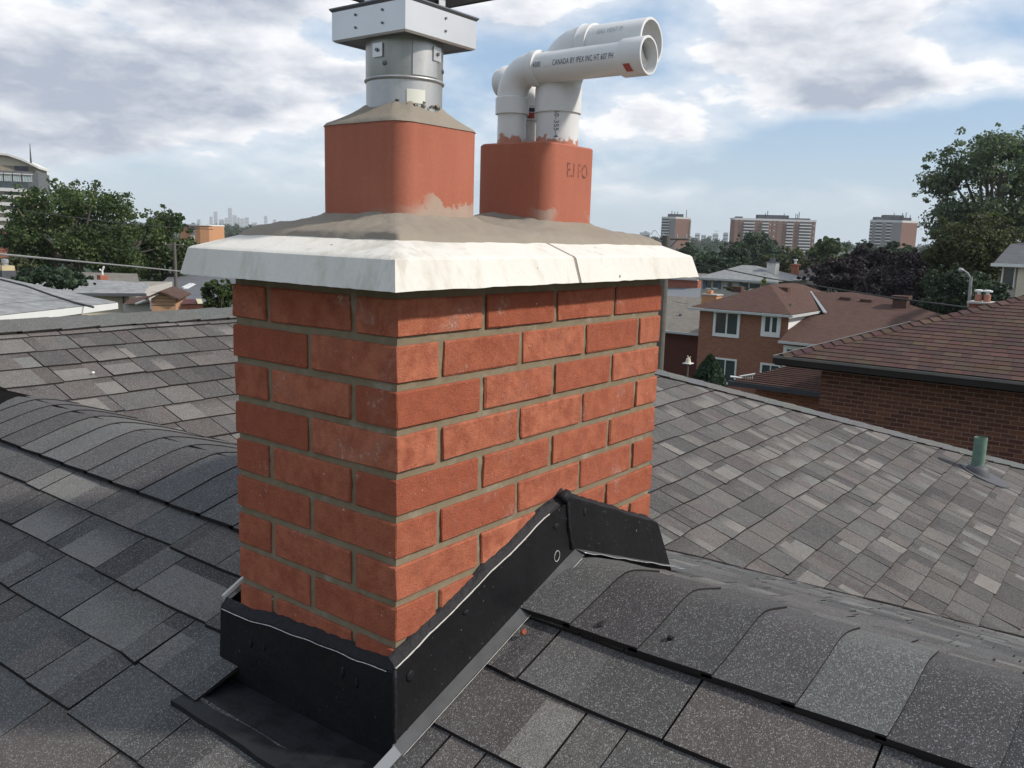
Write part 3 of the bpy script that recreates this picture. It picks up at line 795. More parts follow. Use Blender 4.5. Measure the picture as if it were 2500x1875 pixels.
X0, X1, Y0, Y1 = 0.018, 0.858, 0.018, 0.412
for j in range(ny + 1):
    for i in range(nx + 1):
        x = X0 + (X1 - X0) * i / nx; y = Y0 + (Y1 - Y0) * j / ny
        w = 0.010 * fnoise(x * 9, y * 9, 3) + 0.005 * fnoise(x * 30, y * 30, 3); e = min(i, nx - i, j, ny - j)
        if i == 0: x += w
        if i == nx: x += w
        if j == 0: y += w
        if j == ny: y += w
        z = wz(x, y)
        if e == 0: z = 0.1435
        V.append((x, y, z))
fs = []
for j in range(ny):
    for i in range(nx): fs.append((j * (nx + 1) + i, j * (nx + 1) + i + 1, (j + 1) * (nx + 1) + i + 1, (j + 1) * (nx + 1) + i))
m.add(V, fs); m.smooth = True; part('mortar_wash', m, M_wash, chim)
# clay flue liners
for idx, (f, zt) in enumerate(((F1, 0.3395), (F2, 0.3460))):
    m = MB(); n = 44; lv = [(0, 0.155), (0, zt - 0.003), (-0.003, zt), (-0.013, zt), (-0.016, zt - 0.003), (-0.016, 0.16)]
    V = []
    for k, (o_, z) in enumerate(lv):
        P = rsq(f[0], f[1], f[2] + 2 * o_, 0.036 + o_)
        for q, p in enumerate(P):
            V.append((p[0], p[1], z + (0.0015 * fnoise(p[0] * 30, p[1] * 30, idx) if 1 <= k <= 4 else 0)))
    fs = [(k * n + i, k * n + (i + 1) % n, (k + 1) * n + (i + 1) % n, (k + 1) * n + i) for k in range(len(lv) - 1) for i in range(n)]
    m.add(V, fs); part('flue_liner', m, M_terra, chim, auto=40, label=('wider terracotta liner under the steel vent' if idx == 0 else 'narrower terracotta liner holding the plastic pipes, with a faint stencil'))
# collar of mortar round the steel vent
VC = (0.211, 0.197)
m = MB(); P0 = rsq(F1[0], F1[1], F1[2] + 0.003, 0.037); n = 44; V = []
steps = [(0.0, 0.3365), (0.06, 0.3415), (0.3, 0.3475), (0.6, 0.3570), (0.85, 0.3665), (1.0, 0.3730)]
for k, (tt, z) in enumerate(steps):
    for q, p in enumerate(P0):
        a = math.atan2(p[1] - VC[1], p[0] - VC[0]); rr = 0.0675; c = (VC[0] + rr * math.cos(a), VC[1] + rr * math.sin(a))
        x = p[0] + (c[0] - p[0]) * tt; y = p[1] + (c[1] - p[1]) * tt
        V.append((x, y, z + (0.0022 * fnoise(x * 50, y * 50) + (0.005 * max(0, fnoise(x * 60 + 9, y * 60)) if k >= 4 else 0) if k else 0.0008 * fnoise(x * 60, y * 60))))
fs = [(k * n + i, k * n + (i + 1) % n, (k + 1) * n + (i + 1) % n, (k + 1) * n + i) for k in range(len(steps) - 1) for i in range(n)]
m.add(V, fs); m.smooth = True; part('flue_mortar', m, M_wash, chim)
# rubble of mortar broken at the vent foot
m = MB(); rr_ = random.Random(8)
for k in range(16):
    a = R(222 + rr_.uniform(-8, 62)); q = 0.0670 + rr_.uniform(-0.001, 0.002); c = Vector((VC[0] + q * math.cos(a), VC[1] + q * math.sin(a), 0.3725 + rr_.uniform(-0.003, 0.0015))); s_ = rr_.uniform(0.003, 0.0065)
    vs = [c + Vector((rr_.uniform(-1, 1), rr_.uniform(-1, 1), rr_.uniform(-1, 1))).normalized() * s_ for _ in range(6)]
    m.add(vs, [(0, 1, 2), (0, 2, 3), (0, 3, 4), (0, 4, 1), (5, 2, 1), (5, 3, 2), (5, 4, 3), (5, 1, 4)])
part('mortar_crumbs', m, M_wash, chim, kind='stuff')
# mortar packed round the plastic pipes
m = MB(); m.poly([(p[0], p[1], 0.335) for p in rsq(F2[0], F2[1], F2[2] - 0.03, 0.025)])
part('flue_packing', m, M_wash, chim)
# worn stencil on the right flue
def text_mesh(s, size, mat_, mapper, name, root, ext=0.0006):
    cu = bpy.data.curves.new('lettering', 'FONT'); cu.body = s; cu.size = size; cu.resolution_u = 3; cu.space_character = 1.08
    tmp = bpy.data.objects.new('lettering', cu); COL.objects.link(tmp)
    dg = bpy.context.evaluated_depsgraph_get(); me = bpy.data.meshes.new_from_object(tmp.evaluated_get(dg))
    bpy.data.objects.remove(tmp)
    bm = bmesh.new(); bm.from_mesh(me)
    bmesh.ops.triangulate(bm, faces=bm.faces)
    for _ in range(2):
        lg = [e for e in bm.edges if e.calc_length() > size * 0.22]
        if lg: bmesh.ops.subdivide_edges(bm, edges=lg, cuts=1)
        bmesh.ops.triangulate(bm, faces=bm.faces)
    for v in bm.verts: v.co = mapper(v.co.x, v.co.y)
    bm.to_mesh(me); bm.free(); me.materials.clear(); me.materials.append(mat_)
    o = link(name, me, root); o.matrix_parent_inverse = Matrix.Translation(-Vector(root.location)); return o
def f_stencil(t, b, pos):
    n = t.maprange(t.noise(pos, 120, 5, 0.75)[0], 0.43, 0.56)
    setc(t, b, t.mix(n, (0.11, 0.06, 0.055), (0.34, 0.115, 0.072)))
M_sten = mat('worn_stencil', f_stencil, 0.85, 0.1)
fy = F2[1] - F2[2] / 2 - 0.0006
text_mesh('E.I FO', 0.029, M_sten, lambda x, y: Vector((0.583 + x, fy, 0.283 + y * 1.4)), 'stencil', chim)

# ---- flashing round the chimney foot
def strip(m, P, Q, seg=1, thick=0.0012, n=None, mi=0):
    """sheet between two polylines P (bottom) and Q (top) with small thickness along n"""
    V = []; k = len(P)
    n = n or Vector((0, -1, 0))
    for a, b in zip(P, Q): V += [Vector(a), Vector(b)]
    V += [v + n * thick for v in V]
    o = 2 * k; fs = []
    for i in range(k - 1):
        a = 2 * i
        fs += [(a, a + 2, a + 3, a + 1), (o + a, o + a + 1, o + a + 3, o + a + 2), (a + 1, a + 3, o + a + 3, o + a + 1), (a, o + a, o + a + 2, a + 2)]
    fs += [(0, 1, o + 1, o), (o - 2, o + o - 2, o + o - 1, o - 1)]
    m.add(V, fs, mi)
YF = -0.011
def lerpP(a, b, n, jit=0.0, seed=0):
    r = random.Random(seed); a, b = Vector(a), Vector(b); out = []
    for i in range(n + 1):
        p = a.lerp(b, i / n); w = jit * mnoise.noise(p * 18 + Vector((seed, 0, 0))); out.append(p + Vector((0, 0, w)))
    return out
flr = 'flashing_panel'
lowR = lerpP((-0.014, YF, -0.664), (0.492, YF, -0.480), 18); topR = lerpP((-0.014, YF, -0.508), (0.455, YF, -0.336), 18, 0.005, 2)
m = MB(); strip(m, lowR, topR); part(flr, m, M_flash, chim, label='black flashing climbing the sunny side')
lowR2 = lerpP((0.492, YF - 0.001, -0.480), (0.925, YF - 0.012, -0.650), 12); topR2 = lerpP((0.455, YF - 0.001, -0.336), (0.842, YF - 0.004, -0.492), 12, 0.004, 5)
m = MB(); strip(m, lowR2, topR2); part(flr, m, M_flash, chim, label='black flashing falling away past the ridge')
XF = -0.012
lowL = lerpP((XF, YF, -0.664), (XF, 0.462, -0.668), 14); topL = lerpP((XF, YF, -0.515), (XF, 0.452, -0.548), 28, 0.006, 7)
m = MB()
# match counts
lowL = lerpP((XF, YF, -0.674), (XF, 0.462, -0.690), 28); strip(m, lowL, topL, n=Vector((-1, 0, 0))); part(flr, m, M_flash, chim, label='black flashing across the downhill face')
m = MB(); strip(m, lerpP((XF, 0.463, -0.672), (0.10, 0.470, -0.62), 4), lerpP((XF, 0.452, -0.548), (0.10, 0.455, -0.50), 4), n=Vector((0, 1, 0))); part(flr, m, M_flash, chim)
m = MB(); m.tube([(0.0, 0.462, -0.535), (0.13, 0.47, -0.476)], 0.006, 6); part('flashing_edge', m, M_pale, chim)
# flanges lying on the shingles
m = MB(); seq = lerpP((-0.02, 0, 0), (0.492, 0, 0), 16)
def fl(x, yy, h): return Vector((x, yy, (zA(x) if x < XR else zB(x)) + h))
strip(m, [fl(p.x, YF - 0.024 - 0.0015 * fnoise(p.x * 30, 1), 0.011 + 0.002 * fnoise(p.x * 12, 2)) for p in seq], [fl(p.x, YF - 0.002, 0.018) for p in seq], n=Vector((0, 0, 1)), thick=0.001)
seq2 = lerpP((0.492, 0, 0), (0.955, 0, 0), 14)
strip(m, [fl(p.x, YF - 0.022 - 0.05 * max(0, p.x - 0.8), 0.016 + 0.004 * fnoise(p.x * 22, 2)) for p in seq2], [fl(p.x, YF - 0.002, 0.019) for p in seq2], n=Vector((0, 0, 1)), thick=0.001)
part('flashing_flange', m, M_flange, chim)
# sealant beads along the top edges and pale bare metal edges
def bead(P, r, seed, name='sealant_bead', mt=None, n=7):
    rr = random.Random(seed); m = MB(); PP = []; rs = []
    for i in range(len(P) - 1):
        for k in range(3):
            p = Vector(P[i]).lerp(Vector(P[i + 1]), k / 3); PP.append(p + Vector((rr.uniform(-1, 1), rr.uniform(-1, 1), rr.uniform(-1, 1))) * r * 0.16); rs.append(r * rr.uniform(0.8, 1.2))
    m.tube(PP, rs, n); m.smooth = True; part(name, m, mt or M_tar, chim)
def ribbon(P, inward, seed, wdt=0.013):
    m = MB(); Q = []; PP = []
    for i in range(len(P) - 1):
        for k in range(4): PP.append(Vector(P[i]).lerp(Vector(P[i + 1]), k / 4))
    PP.append(Vector(P[-1])); V = []; n_ = len(PP)
    for p in PP:
        j = mnoise.noise(p * 38 + Vector((seed, 0, 0))); j2 = mnoise.noise(p * 95 + Vector((seed, 3, 0)))
        up_ = wdt + 0.0026 * j + 0.0022 * j2
        V += [p + inward * -0.0022 + Vector((0, 0, -0.003)), p + inward * 0.001 + Vector((0, 0, 0.0035 + 0.0012 * j2)), p + inward * 0.0075 + Vector((0, 0, up_ * 0.62)), p + inward * 0.0118 + Vector((0, 0, up_)), p + inward * 0.0135 + Vector((0, 0, up_ + 0.0005))]
    fs = [(i * 5 + k, (i + 1) * 5 + k, (i + 1) * 5 + k + 1, i * 5 + k + 1) for i in range(n_ - 1) for k in range(4)]
    m.add(V, fs); m.smooth = True; part('sealant_band', m, M_tar, chim)
ribbon(topR, Vector((0, 1, 0)), 1); ribbon([p + Vector((0, 0.001, 0)) for p in topR2], Vector((0, 1.1, 0)), 2, 0.009); ribbon(topL, Vector((1, 0, 0)), 3, 0.015)
bead([topR[-1] + Vector((0, -0.001, 0)), (0.463, YF - 0.002, -0.40), (0.487, YF - 0.002, -0.478)], 0.0045, 4)
bead([(XF - 0.001, YF - 0.001, -0.512), (XF - 0.001, YF - 0.001, -0.59), (XF - 0.001, YF - 0.001, -0.672)], 0.0035, 6)
bead([topR[-1] + Vector((-0.018, 0, -0.004)), topR[-1] + Vector((0.012, 0, 0.004))], 0.013, 9)
bead([p + Vector((0, -0.0030, -0.001)) for p in topR[:-2]], 0.0015, 5, 'flashing_edge', M_pale, 5)
bead([p + Vector((-0.0030, 0, -0.002)) for p in topL[1:]], 0.0008, 8, 'flashing_edge', M_alum, 5)
bead([fl(p.x, YF - 0.0265, 0.012) for p in seq], 0.0006, 11, 'flashing_edge', M_pale, 5)
bead([fl(p.x, YF - 0.024 - 0.05 * max(0, p.x - 0.8), 0.017 + 0.004 * fnoise(p.x * 22, 2)) for p in seq2], 0.0009, 12, 'flashing_edge', M_alum, 5)
# fixings and lumps of sealant
def blob(c, sx, sy, sz, seed, name='sealant_lump', mt=None):
    bm = bmesh.new(); bmesh.ops.create_icosphere(bm, subdivisions=2, radius=1)
    for v in bm.verts:
        w = 1 + 0.35 * mnoise.noise(v.co * 2.2 + Vector((seed, 0, 0))); v.co = Vector((v.co.x * sx * w, v.co.y * sy * w, v.co.z * sz * w))
    me = bpy.data.meshes.new(name); bm.to_mesh(me); bm.free(); me.materials.append(mt or M_tar)
    me.polygons.foreach_set('use_smooth', [True] * len(me.polygons))
    o = link(name, me, chim); o.matrix_parent_inverse = Matrix.Translation(-Vector(chim.location)); o.location = c; return o
for i, (c, s3) in enumerate([((0.02, YF - 0.002, -0.535), (0.012, 0.004, 0.012)), ((0.015, YF - 0.002, -0.632), (0.006, 0.003, 0.011)), ((0.42, YF - 0.002, -0.39), (0.01, 0.004, 0.008)), ((0.155, YF - 0.002, -0.475), (0.011, 0.003, 0.006)), ((0.52, YF - 0.003, -0.385), (0.006, 0.004, 0.012)), ((0.60, YF - 0.003, -0.41), (0.006, 0.004, 0.01)), ((0.75, YF - 0.004, -0.47), (0.006, 0.004, 0.01)), ((XF - 0.002, 0.11, -0.56), (0.003, 0.008, 0.011)), ((XF - 0.002, 0.075, -0.565), (0.003, 0.006, 0.013)), ((XF - 0.002, 0.36, -0.59), (0.003, 0.008, 0.011)), ((XF - 0.002, 0.32, -0.585), (0.003, 0.006, 0.009))]):
    blob(c, s3[0] * 0.72, s3[1] * 0.6, s3[2] * 0.8, i * 3.7)
m = MB()
for k in range(14):
    a0, a1 = 2 * PI * k / 14, 2 * PI * (k + 1) / 14
    m.tube([(0.425 + 0.009 * math.cos(a0), YF - 0.0035, -0.452 + 0.011 * math.sin(a0)), (0.425 + 0.009 * math.cos(a1), YF - 0.0035, -0.452 + 0.011 * math.sin(a1))], 0.0007, 5)
part('chalk_ring', m, M_pale, chim)
# front apron
m = MB(); nX, nY = 10, 16; V = []; fs = []
for j in range(nY + 1):
    for i in range(nX + 1):
        yy = -0.020 + (0.440 + 0.02) * j / nY; x0 = -0.128 + 0.012 * fnoise(yy * 9, 4) * 0.5; x = XF - 0.001 + (x0 - XF) * i / nX
        zo_ = zA(x0) + 0.0135; f_ = (i / nX) ** 0.8; V.append(Vector((x, yy, (-0.671 - 0.03 * yy) * (1 - f_) + zo_ * f_ + 0.0015 * fnoise(x * 30, yy * 30))))
o_ = len(V); V += [v - Vector((0, 0, 0.016)) for v in V]
w1 = nX + 1
for j in range(nY):
    for i in range(nX): fs.append((j * w1 + i, j * w1 + i + 1, (j + 1) * w1 + i + 1, (j + 1) * w1 + i))
for j in range(nY): a = j * w1 + nX; fs.append((a, o_ + a, o_ + a + w1, a + w1))
for i in range(nX): fs.append((nY * w1 + i, nY * w1 + i + 1, o_ + nY * w1 + i + 1, o_ + nY * w1 + i)); fs.append((i, o_ + i, o_ + i + 1, i + 1))
m.add(V, fs); part('apron', m, M_apron, chim)
m = MB(); strip(m, [fl(-0.02 - 0.01 * k, -0.034, 0.012) for k in range(14)], [fl(-0.02 - 0.01 * k, -0.018, 0.021) for k in range(14)], n=Vector((0, 0, 1)), thick=0.001); part('flashing_flange', m, plain('dull_zinc', (0.20, 0.21, 0.22), 0.6, 0.3), chim)

# debris on the shingles
def crumb(name, c, s, seed, mt, label, cat, group=None):
    bm = bmesh.new(); bmesh.ops.create_icosphere(bm, subdivisions=1, radius=1); r = random.Random(seed)
    for v in bm.verts: v.co = Vector((v.co.x * s[0], v.co.y * s[1], v.co.z * s[2])) * r.uniform(0.7, 1.2)
    me = bpy.data.meshes.new(name); bm.to_mesh(me); bm.free(); me.materials.append(mt)
    o = link(name, me, None, c); return tag(o, label, cat, group)
crumb('brick_chip', fl(0.264, -0.055, 0.018), (0.009, 0.006, 0.005), 1, M_brick, 'small orange brick chip lying on the shingles beside the flashing', 'brick chip')
crumb('tar_blob', fl(0.352, -0.30, 0.022), (0.007, 0.006, 0.006), 2, M_tar, 'black blob of sealant dropped on the ridge shingles right of the chimney', 'sealant')
crumb('tar_blob', fl(0.335, -0.175, 0.020), (0.012, 0.006, 0.004), 5, M_tar, 'flat black sealant smear on the ridge shingles nearest the flashing', 'sealant')
crumb('mortar_crumb', mapC(0.80, 2.55, 0.015), (0.007, 0.007, 0.006), 3, M_sticker, 'small white mortar crumb on the brown shingles at upper left', 'mortar crumb')
crumb('mortar_crumb', mapC(2.06, 0.37, 0.014), (0.016, 0.006, 0.005), 4, M_sticker, 'thin white mortar fleck on shingles just right of the valley', 'mortar crumb')

# ================================================================== STEEL VENT
vent = empty('steel_flue_vent', (VC[0], VC[1], 0.35), label='round galvanised steel vent with square cap on the left terracotta flue', cat='chimney vent')
vx, vy = VC
def ringmesh(prof, n=48, cx=vx, cy=vy, mi=0):
    m = MB(); V = [(cx + r * math.cos(2 * PI * k / n), cy + r * math.sin(2 * PI * k / n), z) for r, z in prof for k in range(n)]
    fs = [(j * n + k, j * n + (k + 1) % n, (j + 1) * n + (k + 1) % n, (j + 1) * n + k) for j in range(len(prof) - 1) for k in range(n)]
    m.add(V, fs, mi); return m
part('vent_pipe_body', ringmesh([(0.0655, 0.345), (0.0655, 0.4110), (0.0660, 0.4115), (0.0680, 0.4125), (0.0690, 0.4145), (0.0680, 0.4165), (0.0660, 0.4175), (0.0662, 0.4180), (0.0662, 0.53)]), M_galv, vent, auto=35)
def on_cyl(a_deg, z, r=0.0665): a = R(a_deg); return Vector((vx + r * math.cos(a), vy + r * math.sin(a), z))
m = MB()
for k in range(8):
    a = 242 + 0 * k
arc = [on_cyl(236 + i, 0, 0.0669) for i in range(0, 46, 3)]
strip(m, [Vector((p.x, p.y, 0.419)) for p in arc], [Vector((p.x, p.y, 0.472)) for p in arc], n=Vector((-0.5, -0.8, 0)).normalized(), thick=0.0008)
part('seam_overlap', m, M_galv, vent, auto=50)
arc = [on_cyl(228 + i, 0, 0.0663) for i in range(0, 29, 4)]
m = MB(); strip(m, [Vector((p.x, p.y, 0.3735)) for p in arc], [Vector((p.x, p.y, 0.396)) for p in arc], n=Vector((-0.5, -0.8, 0)).normalized(), thick=0.0004); part('sticker', m, M_sticker, vent, auto=50)
for a, z in ((195, 0.436), (300, 0.434), (232 - 15 - 8, 0.0)):
    if z: m = MB(); d_ = (on_cyl(a, z) - Vector((vx, vy, z))).normalized(); m.tube([on_cyl(a, z), on_cyl(a, z) + d_ * 0.002, on_cyl(a, z) + d_ * 0.003], [0.0042, 0.0036, 0.001], 10); part('rivet', m, M_galvdark, vent)
for a in (184, 277):
    d_ = (on_cyl(a, 0) - Vector((vx, vy, 0))).normalized(); tg = Vector((-d_.y, d_.x, 0)); c = on_cyl(a, 0.457) + d_ * 0.001
    m = MB(); V = [c + tg * sx * 0.0105 + Vector((0, 0, sz * 0.011)) + d_ * dd for dd in (0, 0.0018) for sx, sz in ((-1, -1), (1, -1), (1, 1), (-1, 1))]
    m.add(V, [(0, 3, 2, 1), (4, 5, 6, 7), (0, 1, 5, 4), (1, 2, 6, 5), (2, 3, 7, 6), (3, 0, 4, 7)]); part('bracket', m, M_alum, vent)
    m = MB(); c2 = c + d_ * 0.0018; m.tube([c2, c2 + d_ * 0.003], 0.003, 8); part('screw', m, M_galvdark, vent)
w = 0.0865
def sq(h, z): return [Vector((vx - h, vy - h, z)), Vector((vx + h, vy - h, z)), Vector((vx + h, vy + h, z)), Vector((vx - h, vy + h, z))]
def loft(m, rings, mi=0, close_bottom=False, close_top=False):
    V = [p for r_ in rings for p in r_]; n = len(rings[0])
    fs = [(j * n + k, j * n + (k + 1) % n, (j + 1) * n + (k + 1) % n, (j + 1) * n + k) for j in range(len(rings) - 1) for k in range(n)]
    if close_bottom: fs.append(tuple(reversed(range(n))))
    if close_top: fs.append(tuple((len(rings) - 1) * n + k for k in range(n)))
    m.add(V, fs, mi)
m = MB(); loft(m, [sq(w - 0.004, 0.4745), sq(w, 0.4775), sq(w, 0.5225)])
part('cap_box', m, M_alum, vent)
m = MB(); loft(m, [sq(w, 0.5225), sq(w + 0.0035, 0.5265), sq(w + 0.0035, 0.5285), sq(w - 0.002, 0.5290), sq(w - 0.003, 0.523)]); part('cap_rim', m, M_galvdark, vent)  # darker steel: shade of the downward flare put into the rim colour
m = MB(); loft(m, [sq(w - 0.004, 0.4745), sq(w - 0.012, 0.4780), sq(0.045, 0.4795)], close_top=True); part('cap_floor', m, M_galvdark, vent)  # shade inside the recess painted as darker steel
for (sx, sy), tz in (((-1, 0), 0), ((0, -1), 0), ((1, 0), 0), ((0, 1), 0)):
    m = MB(); h_ = 0.0075; c = Vector((vx + sx * (w - 0.002), vy + sy * (w - 0.002), 0)); tg = Vector((abs(sy), abs(sx), 0))
    m.box(tuple(c - tg * h_ - Vector((abs(sx) * 0.001, abs(sy) * 0.001, -0.515))), tuple(c + tg * h_ + Vector((abs(sx) * 0.001, abs(sy) * 0.001, 0.568)))); part('strut', m, M_alum, vent)
for (px_, py_, z) in [(-w - 0.0005, -0.035, 0.512), (-w - 0.0005, -0.035, 0.492), (-w - 0.0005, 0.028, 0.512), (-w - 0.0005, 0.028, 0.492), (0.008, -w - 0.0005, 0.512), (0.008, -w - 0.0005, 0.492)]:
    m = MB(); dd = Vector((-1, 0, 0)) if px_ < -0.05 else Vector((0, -1, 0)); c = Vector((vx + px_, vy + py_, z)); m.tube([c, c + dd * 0.0015], 0.0021, 8); part('rivet', m, M_galvdark, vent)
m = MB(); q = 0.110; loft(m, [sq(0.02, 0.568), sq(q, 0.5625), sq(q + 0.001, 0.5605), sq(q + 0.0015, 0.5665), sq(0.01, 0.592)], close_bottom=True, close_top=True); part('rain_lid', m, M_galvdark, vent)  # underside shade put into the whole lid by its darker steel

# ================================================================== PLASTIC PIPES
def pvc(name_label, base, zb, zsock, r, rs, bend, sgn, zaxis, yend, bell, root_z=0.34, arcN=10, hub=0.018):
    x, y = base; root = empty('plastic_vent_pipe', (x, y, root_z), label=name_label, cat='vent pipe', group='white plastic vent pipes in the right flue')
    m = MB(); m.tube([(x, y, zb), (x, y, zsock[0] + 0.005)], r, 36, cap=False); part('riser', m, M_pvc, root, auto=40)
    # elbow: socket, bend, hub
    P = [(x, y, zsock[0]), (x, y, zsock[0] + 0.0005), (x, y, zsock[1] - 0.002), (x, y, zsock[1])]; rr = [r, rs, rs, r * 1.07]
    zc = zaxis - bend
    for k in range(arcN + 1):
        a = PI / 2 * k / arcN; P.append((x, y + sgn * bend * (1 - math.cos(a)), zc + bend * math.sin(a))); rr.append(r * 1.06)
    ye = y + sgn * bend
    P += [(x, ye + sgn * 0.002, zaxis), (x, ye + sgn * 0.004, zaxis), (x, ye + sgn * (0.002 + hub), zaxis), (x, ye + sgn * (0.0025 + hub), zaxis)]; rr += [r * 1.12, rs, rs, r]
    if P[3][2] > P[4][2]: P = P[:3] + P[4:]; rr = rr[:3] + rr[4:]
    m = MB(); m.tube(P, rr, 36, cap=False); part('elbow', m, M_pvc, root, auto=38)
    ys = ye + sgn * hub; m = MB()
    if bell:
        PP = [(x, ys, zaxis), (x, yend - sgn * 0.060, zaxis), (x, yend - sgn * 0.050, zaxis), (x, yend - sgn * 0.0010, zaxis), (x, yend, zaxis), (x, yend, zaxis), (x, yend - sgn * 0.02, zaxis)]; R_ = [r, r, rs, rs, rs - 0.001, rs - 0.0042, rs - 0.0046]
    else:
        PP = [(x, ys, zaxis), (x, yend - sgn * 0.001, zaxis), (x, yend, zaxis), (x, yend, zaxis), (x, yend - sgn * 0.02, zaxis)]; R_ = [r, r, r - 0.0008, r - 0.0048, r - 0.005]
    m.tube(PP, R_, 40, cap=False); part('arm', m, M_pvc, root, auto=38)
    m = MB(); m.tube([(x, yend - sgn * 0.02, zaxis), (x, yend - sgn * 0.05, zaxis), (x, yend - sgn * 0.0505, zaxis), (x, ys, zaxis)], [R_[-1], R_[-1], r - 0.005, r - 0.005], 32, cap=False); part('bore', m, M_pvcin, root, auto=40)
    return root
P1 = (0.575, 0.242); P3 = (0.620, 0.157); P2 = (0.652, 0.256)
p1 = pvc('slim white plastic vent pipe in front, arm pointing right with blue print', P1, 0.32, (0.410, 0.4445), 0.0301, 0.0352, 0.050, -1, 0.4975, -0.076, True)
p3 = pvc('thick white plastic vent pipe with raised arm above and behind the slim one', P3, 0.32, (0.4125, 0.4640), 0.0444, 0.0482, 0.064, -1, 0.5320, -0.055, False, hub=0.022)
p2 = pvc('white plastic vent pipe at the back, arm turned away to the left', P2, 0.32, (0.405, 0.4395), 0.0301, 0.0350, 0.045, 1, 0.4930, 0.338, False)
def wrapY(x0, zc, r, y0, ang0):
    def f(x, y): a = ang0 - y * 1.25 / r; return Vector((x0 + r * math.cos(a), y0 - x * 0.70, zc + r * math.sin(a)))
    return f
rI = 0.0301 + 0.0004
text_mesh('4000', 0.0125, M_ink, wrapY(P1[0], 0.4975, rI, 0.170, R(188)), 'printing', p1)
text_mesh('CANADA BY IPEX INC HT 607 PHF', 0.0125, M_ink, wrapY(P1[0], 0.4975, rI, 0.1225, R(188)), 'printing', p1)
text_mesh('____', 0.008, M_inkf, wrapY(P1[0], 0.4975, rI, 0.145, R(188)), 'printing', p1)
text_mesh('GAS VENT PI', 0.0135, M_inkf, wrapY(P3[0], 0.5320, 0.0449, 0.045, R(157)), 'printing', p3)
def wrapV(cx, cy, r, z0, a0):
    def f(x, y): a = a0 + y / r; return Vector((cx + r * math.cos(a), cy + r * math.sin(a), z0 - x))
    return f
text_mesh('60-355-4', 0.0140, M_ink, wrapV(P3[0], P3[1], 0.0449, 0.4155, R(206)), 'printing', p3)
# small red stickers
def patch(cyl, root, mt, name='sticker'):
    m = MB(); V = [cyl(i, j) for j in range(3) for i in range(6)]; m.add(V, [(j * 6 + i, j * 6 + i + 1, (j + 1) * 6 + i + 1, (j + 1) * 6 + i) for j in range(2) for i in range(5)]); part(name, m, mt, root)
patch(lambda i, j: Vector((P1[0] + 0.0357 * math.cos(R(208 + i * 5.5)), -0.038 - j * 0.007 - i * 0.0008, 0.4975 + 0.0357 * math.sin(R(208 + i * 5.5)))), p1, M_red)
patch(lambda i, j: Vector((P2[0] + 0.0354 * math.cos(R(212 + i * 5)), P2[1] + 0.0354 * math.sin(R(212 + i * 5)), 0.409 + j * 0.006)), p2, M_red)
patch(lambda i, j: Vector((P2[0] + 0.0354 * math.cos(R(212 + i * 5)), P2[1] + 0.0354 * math.sin(R(212 + i * 5)), 0.4225 + j * 0.004)), p2, M_ink)

# ================================================================== LAND AND TOWN
def lerpt(tab_, r):
    for (a, za), (b, zb) in zip(tab_, tab_[1:]):
        if r <= b:
            k = (r - a) / (b - a); k = k * k * (3 - 2 * k); return za + (zb - za) * k
    return tab_[-1][1]
LAND = [(0, -5.6), (14, -5.8), (48, -9.2), (120, -14.5), (260, -21.0), (760, -20.0), (1150, -9.0), (1700, -4.0), (6000, -1.5), (30000, -1.5)]
def gz(x, y): r = math.hypot(x, y); return lerpt(LAND, r) + (0.5 * fnoise(x * 0.02, y * 0.02) if r > 30 else 0)
m = MB(); V = []; fs = []; rad = [0, 6, 10, 14, 20, 28, 38, 50, 66, 85, 110, 140, 180, 230, 300, 400, 520, 700, 950, 1300, 1800, 2600, 4000, 6500, 10000, 16000, 26000]; na = 96
for i, r_ in enumerate(rad):
    for k in range(na):
        a = 2 * PI * k / na; x, y = r_ * math.cos(a), r_ * math.sin(a); V.append((x, y, gz(x, y)))
for i in range(len(rad) - 1):
    for k in range(na): fs.append((i * na + k, (i + 1) * na + k, (i + 1) * na + (k + 1) % na, i * na + (k + 1) % na))
def f_ground(t, b, pos):
    n = t.noise(pos, 0.06, 5)[0]; n2 = t.noise(pos, 1.2, 5, 0.6)[0]
    c = t.mix(n2, (0.035, 0.055, 0.020), (0.07, 0.085, 0.035)); c = t.mix(t.maprange(n, 0.55, 0.62), c, (0.10, 0.095, 0.085)); setc(t, b, c)
M_ground = mat('lawns_and_yards', f_ground, 0.95, 0.1)
m.add(V, fs); m.smooth = True; tag(m.build('ground', M_ground), kind='structure')

def quads(name, C_, U, Vv, col, mt):
    """C_ (n,3) centres, U,V half vectors -> leaf faces"""
    n = len(C_); P = np.empty((n, 4, 3), np.float32)
    P[:, 0] = C_ - U - Vv; P[:, 1] = C_ + U - Vv * 0.6; P[:, 2] = C_ + U * 0.7 + Vv; P[:, 3] = C_ - U + Vv * 0.8
    me = bpy.data.meshes.new(name); me.vertices.add(4 * n); me.vertices.foreach_set('co', P.reshape(-1))
    me.loops.add(4 * n); me.loops.foreach_set('vertex_index', np.arange(4 * n, dtype=np.int32))
    me.polygons.add(n); me.polygons.foreach_set('loop_start', np.arange(0, 4 * n, 4, dtype=np.int32)); me.polygons.foreach_set('loop_total', np.full(n, 4, np.int32))
    at = me.color_attributes.new('Col', 'FLOAT_COLOR', 'CORNER'); cc = np.ones((4 * n, 4), np.float32); cc[:, :3] = np.repeat(col, 4)[:, None]
    at.data.foreach_set('color', cc.reshape(-1)); me.materials.append(mt); me.update(calc_edges=True); me.validate(); return me
